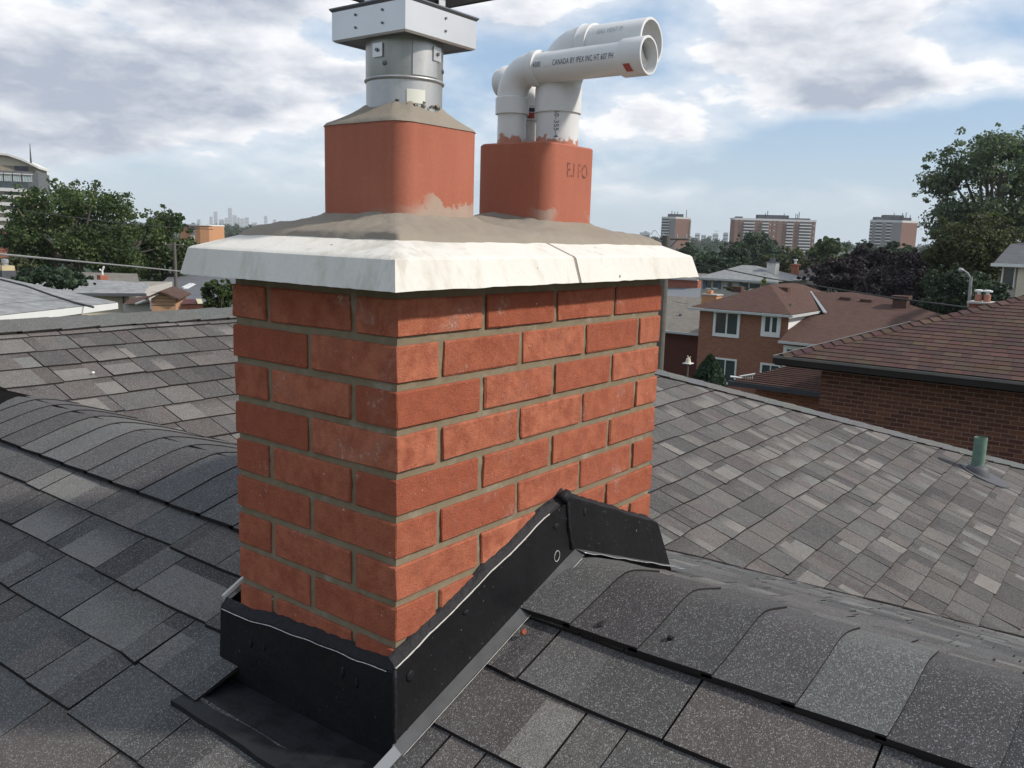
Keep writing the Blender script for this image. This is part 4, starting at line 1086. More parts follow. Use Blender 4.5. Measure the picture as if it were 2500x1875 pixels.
def crown_arrays(rs, rx, rz, n, leaf, lumps, spread=0.30, droop=0.0, low=-0.75):
    """leaves gathered in lumps set around an uneven ellipsoid"""
    th = rs.uniform(0, 2 * PI, lumps); cz = rs.uniform(low, 1.0, lumps); rr = np.sqrt(np.clip(1 - np.abs(cz) ** 2.2, 0.02, 1))
    k = rs.uniform(0.45, 1.0, lumps) ** 0.6
    L = np.stack([np.cos(th) * rr * k * rx, np.sin(th) * rr * k * rx, cz * k * rz], 1) * (1 - spread * 0.6)
    lr = rs.uniform(0.5, 1.0, lumps) * spread * min(rx, rz) * 1.25
    ns_ = lumps * 2 // 3; th2 = rs.uniform(0, 2 * PI, ns_); cz2 = rs.uniform(-0.2, 1.0, ns_); r2 = np.sqrt(np.clip(1 - cz2 ** 2, 0.0, 1)); k2 = rs.uniform(0.92, 1.08, ns_)
    L = np.concatenate([L, np.stack([np.cos(th2) * r2 * k2 * rx, np.sin(th2) * r2 * k2 * rx, cz2 * k2 * rz], 1) * 0.97]); lr = np.concatenate([lr, rs.uniform(0.20, 0.42, ns_) * spread * min(rx, rz)]); lumps = len(L)
    w = lr ** 2; w /= w.sum(); idx = rs.choice(lumps, n, p=w)
    d = rs.normal(size=(n, 3)); d /= np.linalg.norm(d, axis=1)[:, None]
    rad_ = rs.uniform(0.25, 1.0, n) ** 0.45 * (1 + 0.25 * rs.normal(size=n) * 0.5)
    P = L[idx] + d * (rad_ * lr[idx])[:, None] * np.array([1, 1, 0.75])
    N = d * 0.6 + rs.normal(size=(n, 3)) * 0.6 + np.array([0, 0, 0.35]); N /= np.linalg.norm(N, axis=1)[:, None]
    A = np.cross(N, rs.normal(size=(n, 3))); A /= np.linalg.norm(A, axis=1)[:, None]; B = np.cross(N, A)
    sz = leaf * rs.uniform(0.6, 1.35, n)
    lumpc = rs.uniform(0.0, 0.6, lumps)
    col = np.clip(lumpc[idx] + rs.uniform(-0.15, 0.4, n), 0, 1)
    return P, A * sz[:, None] * 0.5, B * sz[:, None] * 0.5, col, L
def tree(px, ytop, ybot, wpx, D, mt, label, group=None, n=5000, leaf=None, lumps=46, seed=1, trunk=True, name='broadleaf_tree', cat='tree', spread=0.30, low=-0.75, trunkpx=None, dz=0):
    rs = np.random.RandomState(seed); top = at_d(px, ytop, D); bot = at_d(px, ybot, D)
    rx = wpx / F * D / 2; rz = (top.z - bot.z) / 2; c = (top + bot) / 2; base = gz(c.x, c.y) + dz
    leaf = (leaf or max(0.12, D * 0.0031)) * 0.66; n = int(n * 1.75)
    root = empty(name, (c.x, c.y, base), label=label, cat=cat, group=group)
    P, U, Vv, col, L = crown_arrays(rs, rx, rz, n, leaf, lumps, spread, low=low)
    me = quads('crown', P, U, Vv, col, mt); o = link('crown', me, root); o.location = (0, 0, c.z - base)
    if trunk:
        m = MB(); H = c.z - base; r0 = max(0.10, rx * 0.075)
        m.tube([(0, 0, -0.3), (0.02 * rx, 0, H * 0.35), (0.05 * rx, 0.03 * rx, H * 0.75), (0, 0, H + rz * 0.3)], [r0 * 1.3, r0, r0 * 0.8, r0 * 0.3], 9)
        for k in rs.choice(len(L), min(14, len(L)), replace=False):
            q = L[k]; s0 = H * rs.uniform(0.45, 0.85)
            m.tube([(0.03 * rx, 0, s0), (q[0] * 0.5, q[1] * 0.5, (s0 + H + q[2]) / 2 - 0.1 * rz), (q[0], q[1], H + q[2])], [r0 * 0.5, r0 * 0.32, r0 * 0.1], 6)
        m.build('trunk', M_bark, root)
    return root

# --- helpers for houses
def hip(m, c, ra, rb, mi=0, over=0.0):
    """c: four eave corners (front-left, front-right, back-right, back-left); ra, rb ridge ends"""
    a, b, c_, d = c
    m.poly([a, b, rb, ra] if False else [a, b, ra], mi) if False else None
def win(root, a, b, n, frame=0.09, mull=1, glass=None, name='window', fm=None):
    """a, b opposite corners of the opening on a plane with outward normal n"""
    a, b = Vector(a), Vector(b); n = Vector(n); t_ = Vector((b.x - a.x, b.y - a.y, 0)); w_ = t_.length; t_.normalize(); z0, z1 = min(a.z, b.z), max(a.z, b.z); o = Vector((a.x, a.y, z0))
    fr = MB(); h = z1 - z0
    def bar(u0, u1, v0, v1, d0, d1, m_):
        V = [o + t_ * u + Vector((0, 0, v)) + n * d for d in (d0, d1) for u, v in ((u0, v0), (u1, v0), (u1, v1), (u0, v1))]
        m_.add(V, [(0, 3, 2, 1), (4, 5, 6, 7), (0, 1, 5, 4), (1, 2, 6, 5), (2, 3, 7, 6), (3, 0, 4, 7)])
    f = frame
    bar(-f, w_ + f, -f * 1.3, 0, 0.0, 0.09, fr); bar(-f, w_ + f, h, h + f, 0.0, 0.08, fr); bar(-f, 0, 0, h, 0.0, 0.08, fr); bar(w_, w_ + f, 0, h, 0.0, 0.08, fr)
    for k in range(mull): u = w_ * (k + 1) / (mull + 1); bar(u - f * 0.3, u + f * 0.3, 0, h, 0.01, 0.05, fr)
    fo = fr.build(name, fm or M_white, root)
    g = MB(); bar(0, w_, 0, h, 0.005, 0.02, g); g.build('pane', glass or M_glass, fo)
    return fo

# --- the brown roofed house next door on the right
nb = empty('brown_roof_house', (0, 0, 0), label='nearest brick house at right with brown shingle roof and black gutter', cat='house')
XE = 12.5; E0 = at_x(1908, 868, XE); ze = E0.z; EY = E0.y; SN = 0.35; NW = 9.0; ND = 16.0
ridge = [Vector((XE + NW / 2, EY - NW / 2, ze + SN * NW / 2)), Vector((XE + NW / 2, EY - ND + NW / 2, ze + SN * NW / 2))]
m = MB(); c4 = [Vector((XE, EY, ze)), Vector((XE, EY - ND, ze)), Vector((XE + NW, EY - ND, ze)), Vector((XE + NW, EY, ze))]
for poly in ([c4[0], c4[1], ridge[1], ridge[0]], [c4[3], c4[0], ridge[0]], [c4[2], c4[3], ridge[0], ridge[1]], [c4[1], c4[2], ridge[1]]): m.poly(poly)
m.poly([v - Vector((0, 0, 0.16)) for v in c4])
nroof = m.build('roof', M_butt, nb)
m = MB(); m.box((XE - 0.10, EY - ND, ze - 0.13), (XE, EY + 0.10, ze - 0.005)); m.box((XE, EY, ze - 0.16), (XE + NW, EY + 0.10, ze - 0.005)); m.build('gutter', plain('black_gutter', (0.028, 0.024, 0.022), 0.8, 0.15), nb)
m = MB(); m.box((XE - 0.108, EY - ND, ze - 0.035), (XE - 0.09, EY + 0.108, ze + 0.004)); m.box((XE - 0.09, EY + 0.09, ze - 0.035), (XE + NW, EY + 0.108, ze + 0.004)); m.build('gutter_lip', plain('brown_grey_gutter_lip', (0.13, 0.12, 0.11), 0.5, 0.4), nb)
rn = random.Random(21); BT = [((0.082, 0.050, 0.043), 5), ((0.090, 0.056, 0.047), 4), ((0.104, 0.068, 0.053), 2), ((0.075, 0.049, 0.045), 3), ((0.094, 0.061, 0.050), 2)]
def btone():
    k = rn.random() * 16
    for c, w_ in BT:
        k -= w_
        if k <= 0: return tuple(v * rn.uniform(0.9, 1.1) for v in c)
    return BT[0][0]
def f_bsh(t, b, pos):
    at = t.new('ShaderNodeAttribute', attribute_name='Col'); g = t.noise(pos, 60, 3, 0.7)[0]
    setc(t, b, t.mix(1.0, at.outputs['Color'], t.mix(g, (0.75, 0.75, 0.75), (1.25, 1.25, 1.25)), 'MULTIPLY'))
M_bsh = mat('brown_shingle', f_bsh, 0.95, 0.1)
sk = Vector((1, 0, SN)); nn = Vector((-SN, 0, 1)).normalized(); EX = 0.132; TB = []
for i in range(0, 34):
    x0, x1 = i * EX, (i + 1) * EX; y = EY - x0; ylo = EY - ND + x0; u = rn.uniform(0, 0.3)
    y += 0.0
    while y > ylo and y > -4.6:
        w_ = rn.uniform(0.12, 0.30); a, b = y, max(y - w_, ylo); a1 = min(a, EY - x1); b1 = min(b, EY - x1)
        c = btone()
        P = [Vector((XE + x0, a, ze + SN * x0)) + nn * 0.013, Vector((XE + x0, b, ze + SN * x0)) + nn * 0.013, Vector((XE + x1, b1, ze + SN * x1)) + nn * 0.004, Vector((XE + x1, a1, ze + SN * x1)) + nn * 0.004]
        P += [P[0] - nn * 0.010, P[1] - nn * 0.010]
        TB.append((P, c, abs(a - b)))
        y -= w_ + 0.004
def tabmesh(L):
    m = MB()
    for P, c, _ in L:
        m.add(P, [(0, 3, 2, 1), (0, 1, 5, 4)], [0, 1][0], [c, (0.022, 0.017, 0.016)])
    return m
order = sorted(range(len(TB)), key=lambda i: -TB[i][2] / (TB[i][0][0] - CAM).length ** 2 * (1 if (screen(TB[i][0][0]) or (9999,))[0] < 2520 else 0))
for i in order[:300]: tabmesh([TB[i]]).build('shingle', M_bsh, nroof)
tabmesh([TB[i] for i in order[300:]]).build('shingle_field', M_bsh, nroof, kind='stuff')
m = MB(); kk = 0.0; hv = Vector((1, -1, SN)); hl = hv.length; hv.normalize()
while kk < 6.2:
    p = E0 + hv * kk + Vector((0, 0, 0.03)); c = btone(); s_ = Vector((0.7, 0.7, 0)) * 0.15
    m = MB(); q = hv * 0.2; V = [p - s_ - Vector((0, 0, 0.045)), p, p + s_ - Vector((0, 0, 0.045))]; V += [v + q - Vector((0, 0, 0.018)) for v in V]
    m.add(V, [(0, 3, 4, 1), (1, 4, 5, 2)], 0, [c, c]); m.build('hip_cap', M_bsh, nroof); kk += 0.17
# its brick wall
XW = 13.0; WY = EY - 0.5; wz1 = ze - 0.16; M_nm = plain('old_mortar', (0.31, 0.23, 0.175), 0.95, 0.1)
m = MB(); m.box((XW + 0.008, EY - ND + 0.5, -6.2), (XW + NW - 1, WY - 0.008, wz1)); nwall = m.build('wall', M_nm, nb)
BC = [(0.150, 0.066, 0.045), (0.120, 0.054, 0.039), (0.175, 0.078, 0.050), (0.135, 0.062, 0.047), (0.105, 0.048, 0.038)]
def f_nb(t, b, pos):
    at = t.new('ShaderNodeAttribute', attribute_name='Col'); setc(t, b, t.mix(1.0, at.outputs['Color'], t.mix(t.noise(pos, 25, 4)[0], (0.8, 0.8, 0.8), (1.2, 1.2, 1.2)), 'MULTIPLY'))
M_nb = mat('old_brown_brick', f_nb, 0.95, 0.1)
nbm = []
for c in BC:
    m = MB(); m.box((0, -0.0945, 0), (0.10, 0.0945, 0.0545), 0, c); nbm.append(m.mesh('brick', M_nb))
spots = []; row = 0; z = wz1 - 0.075
while z > -4.4:
    y = WY - 0.096 - (0.101 if row % 2 else 0)
    if row % 2: spots.append((XW, WY - 0.048 + 0.0, z, 0.5))
    while y > -3.0: spots.append((XW, y, z, 1)); y -= 0.202
    z -= 0.067; row += 1
def vis(p):
    q = screen(Vector(p)); 
    if not q or q[0] > 2520 or q[0] < 1980: return 0
    hipy = 893 + (q[0] - 1612) * 0.258
    return 1 / q[2] if q[1] < hipy + 25 else 0
spots.sort(key=lambda s_: -vis(s_[:3])); m = MB()
for i, (x, y, z, k) in enumerate(spots):
    if i < 300 and k == 1:
        o = link('brick', nbm[rn.randrange(5)], nwall); o.location = (x + rn.uniform(-0.001, 0.001), y, z)
    else: m.box((x, y - 0.0945 * k, z), (x + 0.1, y + 0.0945 * k, z + 0.0545), 0, BC[rn.randrange(5)])
m.build('brickwork', M_nb, nwall, kind='stuff')

def roofbox(root, x0, x1, y0, y1, ze_, rise, axis, mt, wall_mt, zb, over=0.45, trim=M_white, inset=None, gut=True):
    """hip roof on a rectangular house; axis of ridge"""
    m = MB(); c = [Vector((x0, y0, ze_)), Vector((x1, y0, ze_)), Vector((x1, y1, ze_)), Vector((x0, y1, ze_))]
    w = (y1 - y0 if axis == 'X' else x1 - x0) / 2; ins = inset if inset is not None else w
    if axis == 'X': a = Vector((x0 + ins, (y0 + y1) / 2, ze_ + rise)); b = Vector((x1 - ins, (y0 + y1) / 2, ze_ + rise)); P = [[c[0], c[1], b, a], [c[1], c[2], b], [c[2], c[3], a, b], [c[3], c[0], a]]
    else: a = Vector(((x0 + x1) / 2, y0 + ins, ze_ + rise)); b = Vector(((x0 + x1) / 2, y1 - ins, ze_ + rise)); P = [[c[0], c[1], a], [c[1], c[2], b, a], [c[2], c[3], b], [c[3], c[0], a, b]]
    for p in P: m.poly(p)
    m.poly([v for v in reversed(c)]); r_ = m.build('roof', mt, root)
    if gut:
        m = MB(); t_ = 0.12
        m.box((x0 - 0.02, y0 - t_, ze_ - 0.15), (x1 + 0.02, y0, ze_ - 0.01)); m.box((x0 - t_, y0 - t_, ze_ - 0.15), (x0 - 0.02, y1 + t_, ze_ - 0.01)); m.box((x0 - 0.02, y1, ze_ - 0.15), (x1 + 0.02, y1 + t_, ze_ - 0.01))
        m.build('gutter', trim, root)
    m = MB(); m.box((x0 + over, y0 + over, zb), (x1 - over, y1 - over, ze_ - 0.005)); m.build('wall', wall_mt, root)
    return r_

# --- two storey brick house with brown roof, centre right
HX = 48.0
ch = empty('two_storey_brick_house', (0, 0, 0), label='two storey red brown brick house with brown hip roof and white framed windows', cat='house')
e0 = at_x(1684, 748, HX); e1 = at_x(1932, 770, HX); ez = (e0.z + e1.z) / 2; e0.z = e1.z = ez
ap = at_x(1879, 694.5, HX + 4.4); e3 = at_y(2010, 767, e1.y); bx = HX + 11
m = MB(); rb_ = Vector((bx - 1.5, ap.y, ap.z)); b1 = Vector((bx + 2.2, e1.y, ez)); b0 = Vector((bx + 2.2, e0.y, ez))
for p in ([e1, e0, ap], [e1, ap, rb_, b1], [e0, b0, rb_, ap], [b0, b1, rb_], [e0, e1, b1, b0]): m.poly(p)
m.build('roof', M_rbrown, ch)
m = MB(); m.box((HX - 0.12, e1.y - 0.12, ez - 0.16), (HX, e0.y + 0.1, ez - 0.03)); m.box((HX, e1.y - 0.12, ez - 0.16), (HX + 5.2, e1.y, ez - 0.03)); m.build('gutter', M_eave, ch)
wx = HX + 0.45; wl = at_x(1709, 760, wx).y; wr = at_x(1926, 775, wx).y
m = MB(); m.box((wx, wr, -11.5), (bx, wl, ez - 0.1)); m.build('wall', M_wbrick, ch)
M_soff = M_white
m = MB(); m.poly([(wx - 0.01, wr - 0.01, ez - 0.17), (wx + 4.6, wr - 0.01, ez - 0.17), (wx - 0.01, wr - 0.01, at_x(1924, 805, wx).z)]); m.build('side_panel', M_white, ch)
N_ = (-1, 0, 0)
def wx_(px0_, py0_, px1_, py1_, X): return at_x(px0_, py0_, X), at_x(px1_, py1_, X)
a, b = wx_(1750, 763, 1799, 817, wx); win(ch, a, b, N_, 0.16)
a, b = wx_(1870, 773, 1896, 812, wx); win(ch, a, b, N_, 0.22)
a, b = wx_(1748, 876, 1792, 935, wx); win(ch, a, b, N_, 0.10)
a, b = wx_(1862, 890, 1900, 925, wx); win(ch, a, b, N_, 0.12)
for (q1, q2, X) in (((1802, 698), 0, HX + 3.6), ((1915, 700), 0, HX + 5.2)):
    p = at_x(q1[0], q1[1] + 6, X); m = MB(); m.box((p.x - 0.25, p.y - 0.3, p.z - 0.25), (p.x + 0.3, p.y + 0.3, p.z + 0.12)); m.build('roof_vent', M_rbrown, ch)
p = at_x(1930, 755, HX + 2.0); m = MB(); m.tube([(p.x, p.y, p.z - 0.3), (p.x, p.y, p.z + 0.35)], 0.07, 8); m.build('vent_stub', M_darkgrey, ch)
# side wing of that house: its roof plane leans on the side wall of the tall part
wA = at_y(1925, 805, wr); wB = at_y(1965, 775, wr); sw_ = min(0.62, (wB.z - wA.z) / (wB.x - wA.x)); wN = Vector((-sw_, 0, 1)).normalized()
def onw(px, py): r_ = ray(px, py); return CAM + r_ * (wN.dot(wA - CAM) / wN.dot(r_))
m = MB(); wp_ = [onw(1903, 831), onw(1925, 805), onw(1965, 774), onw(2014, 767), onw(1979, 714), onw(2097, 713), onw(2169, 728), onw(2280, 762), onw(2480, 825), onw(2330, 878)]
m.poly(wp_); rg0, rg1 = wp_[5], wp_[6]; bkz = rg0.z - 3.0
m.poly([wp_[6], wp_[5], wp_[5] + Vector((7, 1, -3.0)), wp_[6] + Vector((7, -3, -3.0))]); m.poly([wp_[7], wp_[6], wp_[6] + Vector((7, -3, -3.0))]); m.build('wing_roof', M_rbrown, ch)
gl_, gr_ = wp_[0], wp_[-1]; m = MB(); m.box((gl_.x - 0.12, gr_.y, gl_.z - 0.15), (gl_.x, gl_.y + 0.05, gl_.z - 0.02)); m.build('gutter', M_eave, ch)
m = MB(); m.box((gl_.x + 0.45, gr_.y, -12.0), (gl_.x + 6, gl_.y - 0.15, gl_.z - 0.03)); m.build('wing_wall', M_wbrick, ch)
a, b = at_x(1922, 852, gl_.x + 0.45), at_x(1985, 905, gl_.x + 0.45); win(ch, a, b, N_, 0.2, 1)
m = MB(); P_ = [onw(1977, 714), onw(1981, 714), onw(2019, 766), onw(2011, 767)]; m.poly([v + wN * 0.10 for v in P_]); m.poly([v + wN * 0.04 for v in reversed(P_)]); m.build('valley_flashing', M_steelpaint, ch)
for q in ((2066, 730), (2117, 735)):
    p = onw(*q); m = MB(); m.box((p.x - 0.3, p.y - 0.35, p.z - 0.35), (p.x + 0.3, p.y + 0.35, p.z + 0.12)); m.build('roof_vent', M_rbrown, ch)
p = onw(2199, 748); m = MB(); m.box((p.x - 0.4, p.y - 0.4, p.z - 1.0), (p.x + 0.4, p.y + 0.4, p.z + 0.45)); m.box((p.x - 0.5, p.y - 0.5, p.z + 0.45), (p.x + 0.5, p.y + 0.5, p.z + 0.65)); m.build('chimney', M_rbrown, ch)

M_td = plain('soot_dark', (0.05, 0.052, 0.06), 0.8)
# --- low garage roof between the two
gr = empty('low_brown_roof', (0, 0, 0), label='low garage with ribbed brown roof tucked beside the nearest brick house', cat='garage')
GX = 17.5; q0 = at_x(1790, 927, GX); q1 = at_x(1999, 975, GX); gzz = (q0.z + q1.z) / 2
q0 = at_z(1745, 925, gzz); q1 = at_z(2030, 985, gzz)
r0 = at_x(1942, 889, 21.5); r1 = Vector((21.5, q1.y - 3, r0.z))
c0 = Vector((18.0, at_x(1790, 935, 18.0).y, at_x(1790, 930, 18.0).z)); zz = c0.z - 0.0; c1 = Vector((18.0, c0.y - 7, zz))
m = MB(); cb = Vector((25.0, c0.y, zz)); cb1 = Vector((25.0, c0.y - 7, zz)); m.poly([c1, c0, r0, Vector((21.5, c0.y - 7, r0.z))]); m.poly([c0, cb, r0]); m.poly([cb, cb1, Vector((21.5, c0.y - 7, r0.z)), r0])
nr = 13
for k in range(nr):
    f_ = k / nr; a = c0.lerp(r0, f_); b = c1.lerp(Vector((21.5, c0.y - 7, r0.z)), f_)
    m.box((a.x - 0.012, b.y, a.z + 0.004), (a.x + 0.02, a.y, a.z + 0.03))
m.build('roof', M_rbrown, gr)
m = MB(); m.box((17.93, c1.y, zz - 0.11), (18.0, c0.y + 0.1, zz)); m.build('gutter', M_td, gr)
m = MB(); m.box((18.4, c1.y, -7.5), (24.6, c0.y - 0.4, zz - 0.02)); m.build('wall', M_wbrick, gr)

# --- tan roofed house behind the pole
th = empty('tan_roof_house', (0, 0, 0), label='low dark brick house with tan shingle roof behind the wooden pole', cat='house')
TX = 53.5; a = at_x(1709, 815, TX); 
zt = a.z; yl = at_x(1560, 822, TX).y + 4; yr_ = a.y - 0.4
m = MB(); rt = at_x(1640, 722, TX + 7).z
m.poly([(TX, yr_, zt), (TX, yl, zt), (TX + 7, yl, rt), (TX + 7, yr_, rt)]); m.poly([(TX + 7, yr_, rt), (TX + 7, yl, rt), (TX + 14, yl, zt), (TX + 14, yr_, zt)])
m.build('roof', M_rtan, th)
m = MB(); m.box((TX - 0.1, yr_, zt - 0.15), (TX, yl, zt)); m.build('gutter', M_eave, th)
m = MB(); m.box((TX + 0.5, yr_, -11), (TX + 13.5, yl, zt - 0.02)); m.build('wall', plain('dark_red_wall', (0.10, 0.04, 0.03), 0.9, 0.1), th)
p = at_x(1661, 774, TX + 3); m = MB(); m.tube([(p.x, p.y, p.z - 0.2), (p.x, p.y, p.z + 0.25)], 0.12, 8); m.build('vent_stub', M_darkgrey, th)

# --- pale grey roofed house
gh = empty('grey_roof_house', (0, 0, 0), label='pale stucco house with light grey hip roof, blue shutters and round window', cat='house')
GXX = 78.0; a0 = at_x(1701, 677, GXX); a1 = at_x(1900, 690, GXX); gze = (a0.z + a1.z) / 2 + 0.05
rl = at_x(1812, 647, GXX + 5); rr2 = at_x(1846, 647, GXX + 5)
m = MB(); A_ = Vector((GXX, a0.y, gze)); B_ = Vector((GXX, a1.y, gze)); Cc = Vector((GXX + 10, a1.y, gze)); Dd = Vector((GXX + 10, a0.y, gze)); ra = Vector((GXX + 5, rl.y, rl.z)); rb2 = Vector((GXX + 5, rr2.y, rl.z))
for pl in ([B_, A_, ra, rb2], [Cc, B_, rb2], [Dd, Cc, rb2, ra], [A_, Dd, ra]): m.poly(pl)
m.build('roof', M_rgrey, gh)
m = MB(); m.box((GXX - 0.1, a1.y, gze - 0.2), (GXX, a0.y, gze)); m.build('gutter', M_eave, gh)
m = MB(); m.box((GXX + 0.5, a1.y + 0.5, -15), (GXX + 9.5, a0.y - 0.3, gze - 0.05)); m.build('wall', M_greywall, gh)
for (u0, u1, v0, v1) in ((1725, 1738, 685, 703), (1741, 1752, 685, 703), (1815, 1827, 690, 706), (1831, 1856, 692, 706)):
    a, b = wx_(u0, v0, u1, v1, GXX + 0.5); win(gh, a, b, N_, 0.12, 0)
M_shut = plain('blue_grey_shutter', (0.10, 0.13, 0.18), 0.7, 0.2)
for (u0, u1) in ((1717, 1723), (1753, 1759), (1806, 1813)):
    a, b = wx_(u0, 684, u1, 705, GXX + 0.42); m = MB(); m.box((a.x - 0.04, b.y, b.z), (a.x + 0.06, a.y, a.z)); m.build('shutter', M_shut, gh)
c = at_x(1782, 695, GXX + 0.5); m = MB(); V = [(c.x - 0.05, c.y + 0.26 * math.cos(k * PI / 4 + PI / 8), c.z + 0.26 * math.sin(k * PI / 4 + PI / 8)) for k in range(8)]
m.poly(V); wo = m.build('round_window', M_glass, gh)
c = at_x(1887, 652, GXX + 4); m = MB(); m.box((c.x - 0.5, c.y - 0.45, c.z - 1.2), (c.x + 0.5, c.y + 0.45, c.z + 0.42)); m.build('chimney', plain('white_brick', (0.55, 0.54, 0.5), 0.9), gh)
m = MB(); m.box((c.x - 0.6, c.y - 0.52, c.z + 0.42), (c.x + 0.6, c.y + 0.52, c.z + 0.5)); m.box((c.x - 0.1, c.y - 0.15, c.z + 0.5), (c.x + 0.1, c.y + 0.3, c.z + 0.85)); m.build('chimney_cap', M_galvdark, gh)
# red brick flank left of it with grey lean-to roof
rh = empty('red_brick_house', (0, 0, 0), label='red brick house with white eave partly hidden by the concrete cap corner', cat='house')
X_ = 92.0; a = at_x(1704, 685, X_); yb_ = at_x(1600, 690, X_).y + 3
m = MB(); m.box((X_, a.y, -14), (X_ + 8, yb_, a.z)); m.build('wall', M_wbrickr, rh)
m = MB(); m.box((X_ - 0.4, a.y - 0.1, a.z), (X_, yb_, a.z + 0.12)); m.build('gutter', M_eave, rh)
m = MB(); m.poly([(X_ - 0.4, a.y - 0.1, a.z + 0.13), (X_ - 0.4, yb_, a.z + 0.13), (X_ + 4, yb_, a.z + 0.7), (X_ + 4, a.y - 0.1, a.z + 0.7)]); m.build('roof', M_rtan, rh)
m = MB(); X2 = 84.0; z2 = at_x(1680, 738, X2).z; m.poly([(X2, at_x(1735, 738, X2).y, z2), (X2, yb_, z2), (X_, yb_, at_x(1660, 708, X_).z), (X_, at_x(1722, 700, X_).y, at_x(1700, 702, X_).z)]); m.build('lean_to_roof', M_rgreyd if False else plain('slate_grey_roof', (0.17, 0.18, 0.19), 0.9), rh)
# old brick chimney in front of it
oc = empty('old_chimney', (0, 0, 0), label='short brick chimney with two tone faces standing left of the brown roof peak', cat='chimney')
X_ = 52.0; a, b = wx_(1713, 720, 1748, 745, X_); m = MB(); m.box((X_, b.y, b.z - 1.2), (X_ + 0.9, a.y, a.z)); m.build('brick_stack', M_worange, oc)
m = MB(); m.box((X_ - 0.06, b.y - 0.06, a.z), (X_ + 0.96, a.y + 0.06, a.z + 0.08)); m.build('stack_cap', M_greywall, oc)
a2, b2 = wx_(1721, 709, 1733, 717, X_); m = MB(); m.box((X_ + 0.2, b2.y, a.z + 0.08), (X_ + 0.55, a2.y, a2.z)); m.build('flue_pot', M_worange, oc)
# grey brown roof with chimney behind the brown roof
bh = empty('grey_brown_roof_house', (0, 0, 0), label='grey brown roof with slim brick chimney rising behind the brown ridge', cat='house')
X_ = 88.0; m = MB(); a = at_x(1840, 688, X_); t_ = at_x(1995, 650, X_ + 5); m.poly([(X_, at_x(2080, 688, X_).y, a.z), a, t_, (X_ + 5, at_x(2080, 650, X_).y, t_.z)]); m.poly([a, (X_ + 12, a.y, a.z), t_]); m.build('roof', plain('grey_brown_roof', (0.14, 0.115, 0.10), 0.9), bh)
m = MB(); m.box((X_ + 0.5, at_x(2080, 688, X_).y, -15), (X_ + 10, a.y - 0.6, a.z)); m.build('wall', M_greywall, bh)
c = at_x(1941, 655, X_ + 1.5); m = MB(); m.box((c.x - 0.4, c.y - 0.28, c.z - 1.6), (c.x + 0.4, c.y + 0.28, c.z + 0.45)); m.box((c.x - 0.5, c.y - 0.4, c.z + 0.3), (c.x + 0.5, c.y + 0.4, c.z + 0.42)); m.build('chimney', M_wbrickr, bh)
m = MB(); m.tube([(c.x, c.y, c.z + 0.45), (c.x, c.y, c.z + 0.8)], 0.12, 8); m.tube([(c.x, c.y, c.z + 0.8), (c.x, c.y, c.z + 0.95)], 0.22, 8); m.build('flue_cap', M_white, bh)
# house at the right edge
eh = empty('beige_house', (0, 0, 0), label='beige house with dark grey roof at the right edge beside the tall tree', cat='house')
X_ = 52.0; a = at_x(2444, 643, X_); m = MB(); e_y = a.y
tp = at_x(2468, 595, X_ + 3); m.poly([(X_ - 0.5, e_y - 12, a.z), (X_ - 0.5, e_y + 0.3, a.z), (X_ + 3, tp.y, tp.z), (X_ + 3, e_y - 12, tp.z + 1.5)]); m.poly([(X_ - 0.5, e_y + 0.3, a.z), (X_ + 8, e_y + 0.3, a.z), (X_ + 3, tp.y, tp.z)]); m.build('roof', M_rgreyd, eh)
m = MB(); m.box((X_ - 0.6, e_y - 12, a.z - 0.16), (X_ - 0.5, e_y + 0.4, a.z)); m.build('gutter', M_white, eh)
m = MB(); m.box((X_, e_y - 12, -10), (X_ + 8, e_y - 0.2, a.z - 0.02)); m.build('wall', M_greywall, eh)
a, b = wx_(2452, 652, 2472, 700, X_); win(eh, a, b, N_, 0.08, 0)
m = MB(); a = at_x(2487, 650, X_ - 0.3); m.box((X_ - 0.3, a.y - 5, -10), (X_, a.y, a.z)); m.build('bay_wall', M_beige, eh)

# --- chimney with white cowls beyond the neighbour's hip
nc = empty('neighbour_chimney', (0, 0, 0), label='brick chimney with two white metal cowls peeking over the brown hip', cat='chimney')
c = at_d(2398, 745, 16.5); m = MB(); m.box((c.x - 0.2, c.y - 0.17, c.z - 0.9), (c.x + 0.25, c.y + 0.17, c.z + 0.03)); m.build('brick_stack', M_wbrickr, nc)
m = MB(); m.box((c.x - 0.24, c.y - 0.2, c.z + 0.03), (c.x + 0.29, c.y + 0.2, c.z + 0.06)); m.build('stack_cap', M_greywall, nc)
for dy in (0.07, -0.06):
    m = MB(); m.tube([(c.x, c.y + dy, c.z + 0.06), (c.x, c.y + dy, c.z + 0.18)], 0.055, 12); m.build('flue_pot', M_terra, nc)
    m = MB(); m.tube([(c.x, c.y + dy, c.z + 0.18), (c.x, c.y + dy, c.z + 0.225)], 0.03, 10); m.tube([(c.x, c.y + dy, c.z + 0.225), (c.x, c.y + dy, c.z + 0.25), (c.x, c.y + dy, c.z + 0.26)], [0.075, 0.075, 0.03], 12); m.build('cowl', M_white, nc)

